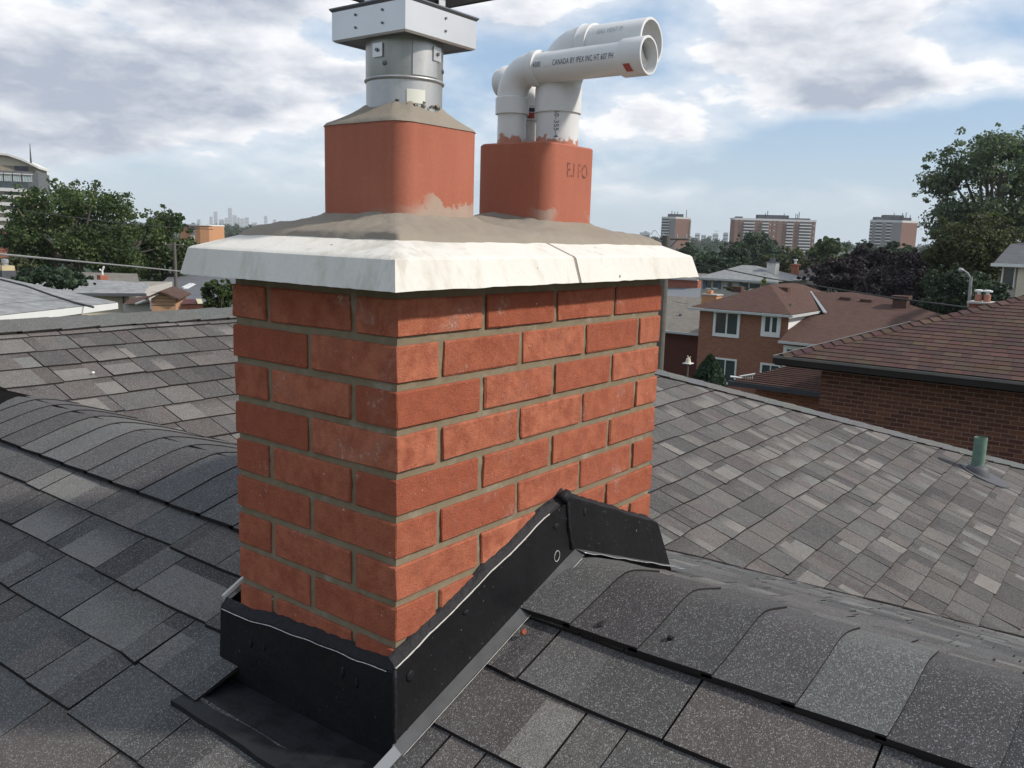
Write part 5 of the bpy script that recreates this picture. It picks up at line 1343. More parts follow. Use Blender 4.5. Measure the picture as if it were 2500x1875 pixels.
# --- poles, lamp and wires
def cable(name, pts, r, mt, label, cat='cable'):
    P = [Vector(p) for p in pts]; out = []
    for i in range(len(P) - 1):
        for k in range(8): out.append(P[i].lerp(P[i + 1], k / 8))
    out.append(P[-1]); m = MB(); m.tube(out, r, 6); return tag(m.build(name, mt), label, cat)
po = empty('utility_pole', at_d(1631, 880, 42), label='thick weathered wooden utility pole just right of the chimney', cat='utility pole')
b_ = at_d(1631, 880, 42); tp = at_d(1627, 575, 42); b_.x, b_.y = tp.x, tp.y
po.location = (tp.x, tp.y, gz(tp.x, tp.y)); H = tp.z - po.location.z
def lpart(name, m, mt, root): return m.build(name, mt, root)
m = MB(); m.tube([(0, 0, -0.3), (0, 0, H * 0.5), (0, 0, H)], [0.24, 0.215, 0.19], 14); lpart('pole', m, M_wood, po)
vd = Vector((math.sin(R(37.3)), -math.cos(R(37.3)), 0))
def armbar(m, c, L_, th=0.06):
    a = Vector(c) - vd * L_[0]; b = Vector(c) + vd * L_[1]; m.tube([a, b], th, 6)
m = MB(); armbar(m, (0, 0, H - 0.15), (0.25, 1.05)); m.tube([Vector((0, 0, H - 0.75)), vd * 0.55 + Vector((0, 0, H - 0.18))], 0.025, 5); m.tube([Vector((0, 0, H - 0.75)), vd * -0.3 + Vector((0, 0, H - 0.1))], 0.025, 5); lpart('crossarm', m, M_wood, po)
m = MB(); m.tube([vd * -0.05 + Vector((0, 0, H - 0.9)), vd * -0.05 + Vector((0, 0, H - 0.2))], 0.13, 10); lpart('transformer', m, M_steelpaint, po)
m = MB(); P_ = [vd * -0.15 + Vector((0, 0, H - 0.25)), vd * -0.5 + Vector((0, 0, H + 0.2)), vd * -0.62 + Vector((0, 0, H + 0.22)), vd * -0.75 + Vector((0, 0, H + 0.02))]; m.tube(P_, 0.02, 6); lpart('lamp_arm', m, M_steelpaint, po)
for k in (-0.15, 0.5, 0.95): m = MB(); m.tube([vd * k + Vector((0, 0, H - 0.1)), vd * k + Vector((0, 0, H + 0.1))], 0.045, 6); lpart('insulator', m, M_steelpaint, po)
pl = at_d(425.6, 592, 78); lp = empty('utility_pole', (pl.x, pl.y, gz(pl.x, pl.y)), label='slim grey utility pole with crossarm in front of the dark tree at left', cat='utility pole')
H = pl.z - lp.location.z; vl = Vector((math.sin(R(55)), -math.cos(R(55)), 0))
m = MB(); m.tube([(0, 0, -0.3), (0, 0, H)], [0.19, 0.12], 10); lpart('pole', m, M_wood, lp)
m = MB(); m.tube([vl * -0.78 + Vector((0, 0, H - 0.2)), vl * 0.78 + Vector((0, 0, H - 0.2))], 0.06, 6)
for s_ in (-1, 1): m.tube([vl * s_ * 0.5 + Vector((0, 0, H - 0.25)), Vector((0, 0, H - 0.85))], 0.03, 5)
lpart('crossarm', m, M_wood, lp)
for k in (-0.7, 0, 0.7): m = MB(); m.tube([vl * k + Vector((0, 0, H - 0.2)), vl * k + Vector((0, 0, H - 0.02))], 0.05, 6); lpart('insulator', m, M_steelpaint, lp)
cable('service_cable', [at_d(-150, 604, 13), at_d(0, 620.5, 15), at_d(200, 639, 19), at_d(330, 651, 22.5), at_d(446, 663, 26), at_d(560, 676, 30)], 0.018, M_wirel, 'thick pale grey cable sagging past the left trees to the chimney')
cable('power_line', [at_d(60, 515, 60), at_d(160, 528, 62), at_d(304, 545, 64), at_d(430, 556, 66)], 0.022, M_wire, 'thin dark wire crossing the crown of the big left tree')
cable('power_line', [at_d(440, 556, 70), at_d(520, 560, 72)], 0.03, M_wire, 'short thin wire in front of the orange apartment block')
cable('power_line', [at_d(1640, 625, 38), at_d(1696, 642, 36), at_d(1880, 680, 32), at_d(2007, 700, 29), at_d(2169, 726, 26), at_d(2280, 740, 24), at_d(2365, 751, 22), at_d(2460, 762, 20.5)], 0.021, M_wire, 'dark cable running from behind the cap across the brown roofs')
cable('power_line', [at_d(1640, 735, 46), at_d(1680, 742, 46.5)], 0.015, M_wire, 'short wire beside the wooden pole below the cap corner')
sp = at_d(2366, 700, 60); la = empty('street_lamp', (sp.x, sp.y, gz(sp.x, sp.y)), label='grey cobra head street lamp leaning over the dark trees at right', cat='street lamp')
def lw(px, py): return at_d(px, py, 60) - Vector(la.location)
m = MB(); m.tube([lw(2362, 860), lw(2365, 750), lw(2371, 676)], [0.11, 0.10, 0.085], 10); lpart('pole', m, M_steelpaint, la)
m = MB(); m.tube([lw(2370, 684), lw(2367, 674), lw(2361, 666), lw(2352, 660), lw(2347, 659)], 0.05, 8); lpart('arm', m, M_steelpaint, la)
m = MB(); m.tube([lw(2353, 660), lw(2348, 659.5), lw(2342, 659), lw(2340, 659)], [0.07, 0.13, 0.15, 0.05], 10); lpart('lamp_head', m, M_steelpaint, la)

# --- lawn windmill ornament on a post
wp = at_d(1680, 886, 24); wm = empty('lawn_windmill', wp, label='small cream lawn windmill ornament standing on a board near the pole', cat='ornament')
M_cream = plain('cream_paint', (0.62, 0.58, 0.46), 0.7)
m = MB(); m.tube([(0, 0, 0), (0, 0, 0.11), (0, 0, 0.16)], [0.085, 0.055, 0.012], 10); m.build('body', M_cream, wm)
m = MB()
for k in range(4):
    a = k * PI / 2 + 0.5; m.tube([vd * 0 + Vector((-0.07, -0.04, 0.15)), Vector((-0.07, -0.04, 0.15)) + vd * 0.07 * math.cos(a) + Vector((0, 0, 0.07 * math.sin(a)))], [0.008, 0.018], 5)
m.build('sails', M_cream, wm)
m = MB(); m.box((-0.13, -0.11, -0.02), (0.13, 0.11, 0.0)); m.build('board', M_white, wm)
m = MB(); m.tube([(0, 0, wm.location.z * 0 - 1.0), (0, 0, -0.03)], 0.03, 6); m.build('post', M_wood, wm)
# white folding rack on the low roof
wr0 = at_d(1812, 917, 18.2); rk = empty('white_rack', wr0, label='white metal rack lying across the top of the ribbed brown roof', cat='rack')
m = MB(); v2 = Vector((math.sin(R(30)), -math.cos(R(30)), 0)); m.tube([v2 * -0.24 + Vector((0, 0, -0.03)), v2 * 0.0 + Vector((0, 0, -0.05))], 0.022, 6); m.tube([v2 * -0.05 + Vector((0, 0, -0.02)), v2 * 0.26 + Vector((0, 0, 0.05))], 0.018, 6)
for k in range(7): m.tube([v2 * (0.0 + k * 0.035) + Vector((0, 0, -0.06)), v2 * (0.0 + k * 0.035) + Vector((0, 0, 0.01 + k * 0.008))], 0.006, 4)
m.build('frame', M_white, rk)

# --- apartment towers on the right
M_tb = plain('tower_brick', (0.23, 0.135, 0.105), 0.9, 0.1, 0, 0.05, 0.1); M_tg = plain('tower_grey', (0.26, 0.245, 0.24), 0.9, 0.1, 0, 0.05, 0.1); M_tw = plain('tower_white', (0.58, 0.57, 0.55), 0.8); M_td = plain('tower_dark', (0.07, 0.075, 0.085), 0.8)
RV = Vector((math.sin(R(37.3)), -math.cos(R(37.3)), 0)); FV = Vector((math.cos(R(37.3)), math.sin(R(37.3)), 0))
def fbox(m, o, u0, u1, z0, z1, d0, d1, U=None, W_=None):
    U = U or RV; W_ = W_ or FV
    V = [o + U * u + W_ * d + Vector((0, 0, z - o.z)) for z in (z0, z1) for u, d in ((u0, d0), (u1, d0), (u1, d1), (u0, d1))]
    m.add(V, [(0, 3, 2, 1), (4, 5, 6, 7), (0, 1, 5, 4), (1, 2, 6, 5), (2, 3, 7, 6), (3, 0, 4, 7)])
def dirs(deg): a = R(deg); return Vector((math.sin(a), -math.cos(a), 0)), Vector((math.cos(a), math.sin(a), 0))
def tower(label, D, pxl, pxc, pxr, ytop, angL, angR, floors, fh, left_cols, right_cols, lm, rm, pent, depthL=None):
    """two visible faces meeting at pxc"""
    c = at_d(pxc, ytop, D); zt_ = c.z; zb_ = -24
    root = empty('apartment_tower', (0, 0, 0), label=label, cat='apartment tower')
    def reach(px, ang):     # length along a horizontal direction until the sight line px
        u = dirs(ang)[0]; r_ = ray(px, ytop); A = np.array([[u.x, -r_.x], [u.y, -r_.y]]); b = np.array([CAM.x - c.x, CAM.y - c.y]); s_, t_ = np.linalg.solve(A, b); return s_, u
    sl_, uL = reach(pxl, angL); sr_, uR = reach(pxr, angR)
    pL = c + uL * sl_; pR = c + uR * sr_; pB = pL + uR * sr_
    m = MB(); B4 = [c, pR, pB, pL]; V = [Vector((p.x, p.y, zb_)) for p in B4] + [Vector((p.x, p.y, zt_)) for p in B4]
    m.add(V, [(0, 1, 5, 4)], 0); m.add(V, [(3, 0, 4, 7)], 1); m.add(V, [(4, 5, 6, 7), (1, 2, 6, 5), (2, 3, 7, 6)], 0); m.build('body', [rm, lm], root)
    m = MB(); e = 0.5; ctr = (c + pB) / 2
    V2 = [Vector((ctr.x + (p.x - ctr.x) * 1.015, ctr.y + (p.y - ctr.y) * 1.015, z)) for z in (zt_ - 1.6, zt_ + 0.3) for p in B4]; m.add(V2, [(0, 1, 5, 4), (3, 0, 4, 7), (1, 2, 6, 5), (2, 3, 7, 6), (4, 5, 6, 7), (0, 3, 2, 1)]); m.build('parapet', M_tw, root)
    for (f0, f1, h) in pent:
        m = MB(); a = pL.lerp(pR, f0); b = pL.lerp(pR, f1); nrm = Vector((FV.x, FV.y, 0)); V3 = [Vector((q.x, q.y, z)) for z in (zt_, zt_ + h) for q in (a, b, b + nrm * 8, a + nrm * 8)]
        m.add(V3, [(0, 1, 5, 4), (1, 2, 6, 5), (3, 0, 4, 7), (2, 3, 7, 6), (4, 5, 6, 7)]); m.build('penthouse', M_td, root)
    def col(p0, p1, f0, f1, nrm):
        a = p0.lerp(p1, f0); b = p0.lerp(p1, f1); t_ = (b - a); L_ = t_.length; t_.normalize()
        ms = MB(); mo = Vector((a.x, a.y, 0))
        V = [Vector((0, 0, 0)), t_ * L_, t_ * L_ + nrm * 1.3, nrm * 1.3]; V = V + [v + Vector((0, 0, 1.15)) for v in V]
        ms.add(V, [(0, 1, 2, 3), (3, 2, 6, 7), (1, 5, 6, 2), (0, 3, 7, 4)]); me = ms.mesh('balcony', M_tw)
        md = MB(); V = [nrm * 0.05 + t_ * 0.1, nrm * 0.05 + t_ * (L_ - 0.1)]; V = V + [v + Vector((0, 0, 1.6)) for v in V]; md.add(V, [(0, 1, 3, 2)]); mdm = md.mesh('opening', M_td)  # flat dark panel; its colour stands for shade in the balcony recess
        for k in range(floors):
            z = zt_ - 1.9 - (k + 1) * fh + 0.2
            o = link('balcony', me, root, (mo.x, mo.y, z)); o2 = link('opening', mdm, o, (0, 0, 1.15))
    nL = Vector((uL.y, -uL.x, 0)); nL = nL if nL.dot(CAM - c) > 0 else -nL; nR = Vector((uR.y, -uR.x, 0)); nR = nR if nR.dot(CAM - c) > 0 else -nR
    for f0, f1 in left_cols: col(c, pL, f0, f1, nL)
    for f0, f1 in right_cols: col(c, pR, f0, f1, nR)
    # small windows
    mw = MB(); mw.poly([(0, 0, 0), (0, 0, 1.3)]) if False else None
    return root, c, pL, pR, nL, nR, zt_
def winrow(T, p0, p1, fr, floors, fh, nrm, w=1.6, mt=None):
    root, c, pL, pR, nL, nR, zt_ = T; t_ = (p1 - p0).normalized()
    m = MB(); V = [t_ * -w / 2 + nrm * 0.06, t_ * w / 2 + nrm * 0.06]; V += [v + Vector((0, 0, 1.3)) for v in V]; m.add(V, [(0, 1, 3, 2)]); me = m.mesh('window', mt or M_tw)
    for f in fr:
        q = p0.lerp(p1, f)
        for k in range(floors): link('window', me, root, (q.x, q.y, zt_ - 0.9 - (k + 1) * fh + 1.0))
T1 = tower('brown brick tower with balconies on both flanks, nearest the pole', 880, 1616, 1650, 1686, 530, 10, 55, 13, 2.8, [(0.45, 1.0)], [(1.0, 1.05)], M_tg, M_tb, [(0.25, 0.75, 3.2)])
T2 = tower('wide slab apartment block with four columns of white balconies', 850, 1784, 1795, 1993, 532.5, 340, 39, 15, 2.85, [], [(0.11, 0.24), (0.335, 0.415), (0.64, 0.72), (0.80, 0.945)], M_tb, M_tb, [(0.32, 0.68, 4.0), (0.07, 0.14, 1.8), (0.70, 0.93, 1.6)])
winrow(T2, T2[1], T2[3], (0.05, 0.27, 0.30, 0.46, 0.52, 0.60, 0.76, 0.965), 14, 2.85, T2[5], 1.5, M_td)
winrow(T2, T2[1], T2[3], (0.44, 0.49, 0.98), 9, 5.7, T2[5], 0.9, M_tw)
T3 = tower('apartment tower with blank pink brick side wall, rightmost of the three', 850, 2125, 2203, 2241, 539, 22, 58, 14, 2.8, [(0.02 + 0.30, 0.48), (0.62, 0.82), (0.92, 1.0)], [], M_tg, M_tb, [(0.12, 0.86, 3.0), (0.30, 0.70, 5.0)])
rt_ = random.Random(4)
for T, n_ in ((T1, 4), (T2, 6), (T3, 4)):
    for k in range(n_):
        f_ = rt_.uniform(0.3, 0.9); q = T[2].lerp(T[3], f_); m = MB(); h = rt_.uniform(5, 8); m.tube([(q.x, q.y, T[6]), (q.x, q.y, T[6] + h)], 0.35, 5); m.build('roof_pipe', M_td, T[0])
# distant pale blocks
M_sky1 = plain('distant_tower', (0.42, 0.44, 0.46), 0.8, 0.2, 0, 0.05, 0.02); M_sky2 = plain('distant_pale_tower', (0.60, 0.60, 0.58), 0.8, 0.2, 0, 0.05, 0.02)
def block(px0_, px1_, ytop, D, mt, label, name='distant_building', group=None, base=-6, tiers=None):
    a = at_d(px0_, ytop, D); b = at_d(px1_, ytop, D); t_ = (b - a); w_ = t_.length; t_.normalize(); n_ = Vector((-t_.y, t_.x, 0)); n_ = n_ if n_.dot(a - CAM) > 0 else -n_
    root = empty(name, (a.x, a.y, base), label=label, cat='tower', group=group)
    m = MB(); h = a.z - base
    def bx(u0, u1, z0, z1, d0, d1): m.add([t_ * u + n_ * d + Vector((0, 0, z)) for z in (z0, z1) for u, d in ((u0, d0), (u1, d0), (u1, d1), (u0, d1))], [(0, 3, 2, 1), (4, 5, 6, 7), (0, 1, 5, 4), (1, 2, 6, 5), (2, 3, 7, 6), (3, 0, 4, 7)])
    bx(0, w_, 0, h * 0.97, 0, w_); bx(w_ * 0.08, w_ * 0.92, h * 0.97, h, w_ * 0.08, w_ * 0.92)
    m.build('body', mt, root)
    m2 = m; m = MB(); nf = min(16, int(h / 9))
    for k in range(nf):
        z = h * (k + 0.5) / (nf + 0.5); m.add([t_ * w_ * 0.05 - n_ * 0.3 + Vector((0, 0, z)), t_ * w_ * 0.95 - n_ * 0.3 + Vector((0, 0, z)), t_ * w_ * 0.95 - n_ * 0.3 + Vector((0, 0, z + 3)), t_ * w_ * 0.05 - n_ * 0.3 + Vector((0, 0, z + 3))], [(0, 1, 2, 3)])
    m.build('window_band', M_td, root)
    return root
DL = 6200
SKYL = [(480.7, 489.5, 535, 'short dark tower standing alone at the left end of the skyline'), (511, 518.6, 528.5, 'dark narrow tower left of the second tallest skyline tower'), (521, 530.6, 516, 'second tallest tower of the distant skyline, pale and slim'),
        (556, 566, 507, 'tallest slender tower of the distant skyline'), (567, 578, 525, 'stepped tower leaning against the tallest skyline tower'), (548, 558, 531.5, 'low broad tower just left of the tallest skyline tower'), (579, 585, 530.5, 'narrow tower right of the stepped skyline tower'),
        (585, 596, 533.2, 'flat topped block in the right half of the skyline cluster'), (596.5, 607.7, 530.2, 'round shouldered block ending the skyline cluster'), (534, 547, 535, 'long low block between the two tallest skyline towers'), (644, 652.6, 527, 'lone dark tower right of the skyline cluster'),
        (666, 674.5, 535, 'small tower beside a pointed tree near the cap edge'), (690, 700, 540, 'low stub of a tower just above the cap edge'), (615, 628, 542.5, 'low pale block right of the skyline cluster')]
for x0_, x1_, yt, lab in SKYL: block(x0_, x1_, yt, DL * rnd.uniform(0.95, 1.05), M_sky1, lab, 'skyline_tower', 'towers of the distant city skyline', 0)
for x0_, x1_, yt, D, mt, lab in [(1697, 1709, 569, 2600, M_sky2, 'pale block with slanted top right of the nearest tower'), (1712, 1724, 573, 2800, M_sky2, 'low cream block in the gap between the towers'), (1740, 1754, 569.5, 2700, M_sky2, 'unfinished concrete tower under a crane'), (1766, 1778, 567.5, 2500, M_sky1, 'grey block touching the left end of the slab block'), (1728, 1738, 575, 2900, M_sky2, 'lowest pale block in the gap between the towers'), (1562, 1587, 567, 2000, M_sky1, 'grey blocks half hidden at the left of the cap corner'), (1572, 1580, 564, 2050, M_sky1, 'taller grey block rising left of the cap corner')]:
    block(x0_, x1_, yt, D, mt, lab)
cr = at_d(1748, 569, 2690); m = MB(); m.tube([cr - Vector((0, 0, 12)), cr + Vector((0, 0, 9))], 0.8, 4); m.tube([cr + Vector((0, 0, 6)) - RV * 6, cr + Vector((0, 0, 6)) + RV * 10], 0.6, 4); tag(m.build('tower_crane', M_sky1), 'tiny tower crane above the unfinished concrete tower', 'crane')
py_ = at_d(2264, 577, 1500); m = MB()
for s_ in (-1, 1): m.tube([py_ + RV * 3 * s_ - Vector((0, 0, 16)), py_ + Vector((0, 0, 0))], 0.35, 4)
for k in range(3): m.tube([py_ + RV * -3 - Vector((0, 0, 2.5 + 2.2 * k)), py_ + RV * 3 - Vector((0, 0, 2.5 + 2.2 * k))], 0.3, 4)
tag(m.build('power_pylon', M_sky1), 'faint lattice power pylon on the horizon left of the tall tree', 'pylon')

# --- tower at the left edge
lt = empty('apartment_tower', (0, 0, 0), label='cream and charcoal apartment tower with curved roof at the left edge', cat='apartment tower')
DT = 330; o = at_d(92, 417, DT); uu, ww = dirs(56)
def lx(px): return (at_d(px, 450, DT) - at_d(92, 450, DT)).dot(uu)
def lz(py, px=40): return at_d(px, py, DT).z
m = MB(); fbox(m, o, -30, 0, lz(466), lz(417), 0, 20, uu, ww); m.build('upper_storey', M_darkgrey, lt)
m = MB(); fbox(m, o, -30, lx(86), lz(417), lz(404), 1, 20, uu, ww)
pts = [(-30, lz(372)), (lx(20), lz(382)), (lx(60), lz(394)), (lx(86), lz(405))]
V = [o + uu * u + ww * d + Vector((0, 0, z - o.z)) for d in (1, 20) for u, z in pts + [(lx(86), lz(418)), (-30, lz(418))]]
m.add(V, [(0, 1, 2, 3, 4, 5), (0, 6, 7, 1), (1, 7, 8, 2), (2, 8, 9, 3)]); m.build('penthouse', M_beige, lt)
m = MB(); V = []
for u, z in [(-30, lz(371)), (lx(20), lz(381)), (lx(60), lz(393)), (lx(95), lz(409))]:
    for d, h in ((-1, 0), (22, 0), (-1, 0.7), (22, 0.7)): V.append(o + uu * u + ww * d + Vector((0, 0, z + h - o.z)))
fs = []
for i in range(3): a = i * 4; fs += [(a, a + 1, a + 5, a + 4), (a + 2, a + 6, a + 7, a + 3), (a, a + 4, a + 6, a + 2), (a + 1, a + 3, a + 7, a + 5)]
fs.append((12, 13, 15, 14)); m.add(V, fs); m.build('curved_roof', M_tw, lt)
m = MB(); fbox(m, o, lx(32), lx(67), lz(419), lz(404), 0.8, 1.2, uu, ww); m.build('louvre', M_td, lt)
for k, (a, b) in enumerate(((7, 24), (30, 47), (54, 76), (-14, 1))):
    m = MB(); fbox(m, o, lx(a), lx(b), lz(443), lz(424), -0.15, 0.1, uu, ww); wf = m.build('window', M_glasslt, lt)
    m = MB(); fbox(m, o, lx(a), lx(b) + 0.3, lz(425.5), lz(423), -0.6, 0.0, uu, ww)
    for j in range(4): f_ = lx(a) + (lx(b) - lx(a)) * j / 3; fbox(m, o, f_ - 0.07, f_ + 0.07, lz(443), lz(424), -0.25, -0.1, uu, ww)
    m.build('frame', M_tw, wf)
m = MB(); fbox(m, o, -30, lx(66), lz(470), lz(445), -0.7, -0.5, uu, ww); m.build('glass_balustrade', M_glass, lt)
m = MB(); fbox(m, o, -30, lx(60), -14, lz(466), 0.5, 20, uu, ww); m.build('body', M_beige, lt)
me_s = MB(); fbox(me_s, Vector((0, 0, 0)), -30, lx(62), -0.0, 1.1, -1.8, -0.1, uu, ww); mb_ = me_s.mesh('balcony', M_tw)
me_w = MB(); fbox(me_w, Vector((0, 0, 0)), 0, 2.6, 0, 1.5, -0.2, 0.45, uu, ww); mw_ = me_w.mesh('window', M_glass)
for k, yy in enumerate((463, 480, 498, 516, 535, 554)):
    b_o = link('balcony', mb_, lt, (o.x, o.y, lz(yy + 5)))
    for q in (4, 20, 36): wv = lx(q); link('window', mw_, lt, (o.x + uu.x * wv, o.y + uu.y * wv, lz(yy + 14) + 0.2))
m = MB(); fbox(m, o, lx(17), lx(32), -14, lz(538), -2.2, 0.3, uu, ww); m.build('brick_pier', M_worange, lt)
m = MB(); fbox(m, o, -30, lx(16), -14, lz(562), -1.2, 0.2, uu, ww); m.build('brick_base', M_wbrickr, lt)
for yy in (580, 600): m = MB(); fbox(m, o, -30, lx(14), lz(yy + 3), lz(yy - 6), -1.6, -1.3, uu, ww); m.build('dark_balcony', M_td, lt)
a = at_d(76, 400, DT); m = MB(); m.tube([a, at_d(74, 372, DT), at_d(73, 350, DT)], [0.35, 0.2, 0.08], 5); m.build('antenna', M_td, lt)
# --- orange apartment block
ob = empty('orange_brick_block', (0, 0, 0), label='orange brick apartment block beside the dark tree at left', cat='apartment block')
DO = 210; o = at_d(488, 551, DO); u1, w1 = dirs(68); ul, wl_ = dirs(30)
def ox(px): return (at_d(px, 551, DO) - o).dot(ul)
m = MB(); fbox(m, o, ox(425), ox(488), -14, o.z, 0, 12, ul, wl_); m.build('wall', M_worange, ob)
u2, w2 = dirs(50); m = MB(); fbox(m, o, 0, (at_d(510, 551, DO) - o).dot(u2), -14, o.z - 0.02, 0, 10, u2, w2); m.build('side_wall', M_worange, ob)
m = MB(); fbox(m, o, ox(425), ox(489), o.z, o.z + 0.3, -0.2, 12, ul, wl_); fbox(m, o, -0.2, (at_d(510, 551, DO) - o).dot(u2) + 0.2, o.z + 0.01, o.z + 0.28, -0.2, 10, u2, w2); m.build('parapet', M_white, ob)
zO = lambda py: at_d(470, py, DO).z
m = MB(); fbox(m, o, ox(459), ox(472), -14, zO(552), -0.12, 0.05, ul, wl_); m.build('panel_strip', M_tg, ob)
for y0_, y1_ in ((563, 554), (582, 575), (598, 590)):
    m = MB(); fbox(m, o, ox(460), ox(471), zO(y0_), zO(y1_), -0.22, -0.1, ul, wl_); wf = m.build('window', M_glass if y0_ < 570 else M_white, ob)
    m = MB(); fbox(m, o, ox(459.5), ox(471.5), zO(y0_ + 0.8), zO(y0_), -0.35, -0.1, ul, wl_); m.build('sill', M_white, wf)
# --- houses at left
lh = empty('grey_roof_bungalow', (0, 0, 0), label='bungalow with pale grey roof and black cable across it at lower left', cat='house')
K = at_d(288, 738, 22); K2 = at_d(158, 752, 18.5); u_ = (K2 - K).normalized(); far = K + (K2 - K).normalized() * 16; T_ = at_d(0, 676.5, 27.5); T2_ = T_ + (T_ - K).normalized() * 3
up = Vector((T2_.x, T2_.y, T2_.z)); m = MB(); m.poly([K, far, up + u_ * 10, up]); bk = at_d(236, 742, 30); m.poly([K, bk, at_d(-160, 690, 42), up]); lr_ = m.build('roof', M_rgrey, lh)
m = MB(); m.poly([K + Vector((0, 0, -0.01)), far + Vector((0, 0, -0.01)), far + Vector((0, 0, -0.15)), K + Vector((0, 0, -0.15))]); m.build('gutter', M_white, lh)
kk_ = (up - K); wn = Vector((-u_.y, u_.x, 0)); wn = wn if wn.dot(up - K) > 0 else -wn
m = MB(); a = K + wn * 0.6 + u_ * 0.7; b = far + wn * 0.6; V = [Vector((p.x, p.y, z)) for z in (-6.5, K.z - 0.12) for p in (a, b, b + wn * 8, a + wn * 8)]; m.add(V, [(0, 1, 5, 4), (1, 2, 6, 5), (2, 3, 7, 6), (3, 0, 4, 7)]); m.build('wall', M_beige, lh)
cable('roof_cable', [at_d(-40, 662, 24), at_d(0, 682, 23.2), at_d(60, 697, 22.3), at_d(130, 722, 20.8), at_d(180, 738, 20), at_d(228, 750, 19.2)], 0.022, M_wire, 'black cable drooping over the pale grey roof at left')
c = at_d(13, 650, 32); nn_ = empty('yellow_chimney', c, label='pale yellow chimney with round metal cowl at the far left edge', cat='chimney')
m = MB(); m.box((-0.18, -0.2, -0.6), (0.2, 0.2, 0.02)); m.build('stack', plain('yellow_brick', (0.48, 0.40, 0.24), 0.9), nn_)
m = MB(); m.box((-0.2, -0.22, -0.6), (0.22, 0.22, -0.13)); m.build('flashing', M_td, nn_)
m = MB(); m.tube([(0, 0, 0.02), (0, 0, 0.1)], 0.09, 10); m.tube([(0, 0, 0.1), (0, 0, 0.22), (0, 0, 0.24)], [0.11, 0.11, 0.04], 12); m.build('cowl', M_galv, nn_)
h2 = empty('grey_hip_house', (0, 0, 0), label='small beige house with grey hip roof and black gutter behind the shrub', cat='house')
D2 = 44; a = at_d(352, 716, D2); u3, w3 = dirs(58)
def hx(px): return (at_d(px, 716, D2) - a).dot(u3)
e = a + u3 * hx(150); t1_ = at_d(243, 683, D2 + 4); t2_ = t1_ - u3 * 6
t2_.z = t1_.z; e.z = a.z
m = MB(); m.poly([a, t1_, t2_, e]); m.poly([a, a + w3 * 8, t1_]); m.build('roof', M_rgrey, h2)
m = MB(); fbox(m, a, hx(150), 0.1, a.z - 0.14, a.z - 0.0, -0.1, 0.0, u3, w3); m.build('gutter', M_td, h2)
m = MB(); fbox(m, a, hx(150), hx(312), -10, a.z - 0.02, 0.5, 7, u3, w3); m.build('wall', M_beige, h2)
m = MB(); fbox(m, a, hx(297), hx(301), -10, a.z - 0.1, 0.3, 0.45, u3, w3); m.build('downpipe', M_td, h2)
c = at_d(251, 684, 52); rc_ = empty('red_chimney', c, label='small red chimney with bent white pipe behind the grey hip roof', cat='chimney')
m = MB(); m.box((-0.22, -0.2, -1.2), (0.22, 0.2, 0.28)); m.build('stack', M_wbrickr, rc_)
m = MB(); m.tube([(0, 0, 0.28), (0, 0, 0.5), (-0.1, 0.1, 0.58)], 0.05, 6); m.tube([(0, 0, 0.5), (0.05, -0.1, 0.75)], 0.05, 6); m.build('pipe', M_white, rc_)
rf = empty('far_grey_roof', (0, 0, 0), label='long mid grey roof seen through the foot of the big maple', cat='house')
D3 = 66; a = at_d(210, 700, D3); b = at_d(345, 712, D3); c1_ = at_d(335, 668, D3 + 9); c2_ = at_d(190, 664, D3 + 9); m = MB(); m.poly([b, a, c2_, c1_]); m.build('roof', M_rtan, rf)
m = MB(); V = [Vector((p.x, p.y, z)) for z in (-11, a.z - 0.1) for p in (a + Vector((0.5, 0.5, 0)), b + Vector((0.5, 0.5, 0)), b + Vector((6, 6, 0)), a + Vector((6, 6, 0)))]; m.add(V, [(0, 1, 5, 4), (1, 2, 6, 5), (2, 3, 7, 6), (3, 0, 4, 7)]); m.build('wall', M_greywall, rf)
sh = empty('garden_shed', (0, 0, 0), label='small wooden shed with orange lit gable end left of the slim pole', cat='shed')
DS = 40; o = at_d(369, 729, DS); us, ws = dirs(50)
def sx_(px): return (at_d(px, 729, DS) - o).dot(us)
zs = lambda py: at_d(395, py, DS).z
M_plank = plain('warm_lit_planks', (0.42, 0.25, 0.15), 0.85, 0.1, 0, 0.1, 5)  # orange light on the gable is put into the plank colour
m = MB(); W2 = sx_(430); V = [o + us * u + ws * d + Vector((0, 0, z - o.z)) for d in (0, 3) for u, z in ((0, -9.5), (W2, -9.5), (W2, zs(729)), (W2 * 0.42, zs(714)), (0, zs(729)))]
m.add(V, [(0, 1, 2, 3, 4), (1, 6, 7, 2), (0, 4, 9, 5)]); m.build('wall', M_plank, sh)
m = MB(); 
for (ua, za_, ub, zb_) in ((W2 * 0.42, zs(712.5), -0.25, zs(731)), (W2 * 0.42, zs(712.5), W2 + 0.2, zs(731))):
    V = [o + us * u + ws * d + Vector((0, 0, z + h - o.z)) for h in (0, 0.06) for d in (-0.25, 3.2) for u, z in ((ua, za_), (ub, zb_))]; m.add(V, [(0, 1, 3, 2), (4, 6, 7, 5), (0, 4, 5, 1), (1, 5, 7, 3)])
m.build('roof', M_rbrown, sh)
m = MB(); 
for k in range(5): z = zs(745) + k * 0.14; fbox(m, o, 0.0, W2, z, z + 0.015, -0.02, 0.0, us, ws)
m.build('board_lines', M_bark, sh)
s2 = empty('brown_lean_to', (0, 0, 0), label='low brown roofed lean-to just left of the orange shed gable', cat='shed')
m = MB(); m.poly([at_d(300, 742, 41), at_d(366, 741, 40), at_d(362, 722, 43), at_d(318, 728, 43)]); m.build('roof', M_rbrown, s2)
m = MB(); a, b = at_d(332, 742, 40.5), at_d(362, 731, 40); m.tube([a, b], 0.05, 5); m.build('fascia', M_white, s2)
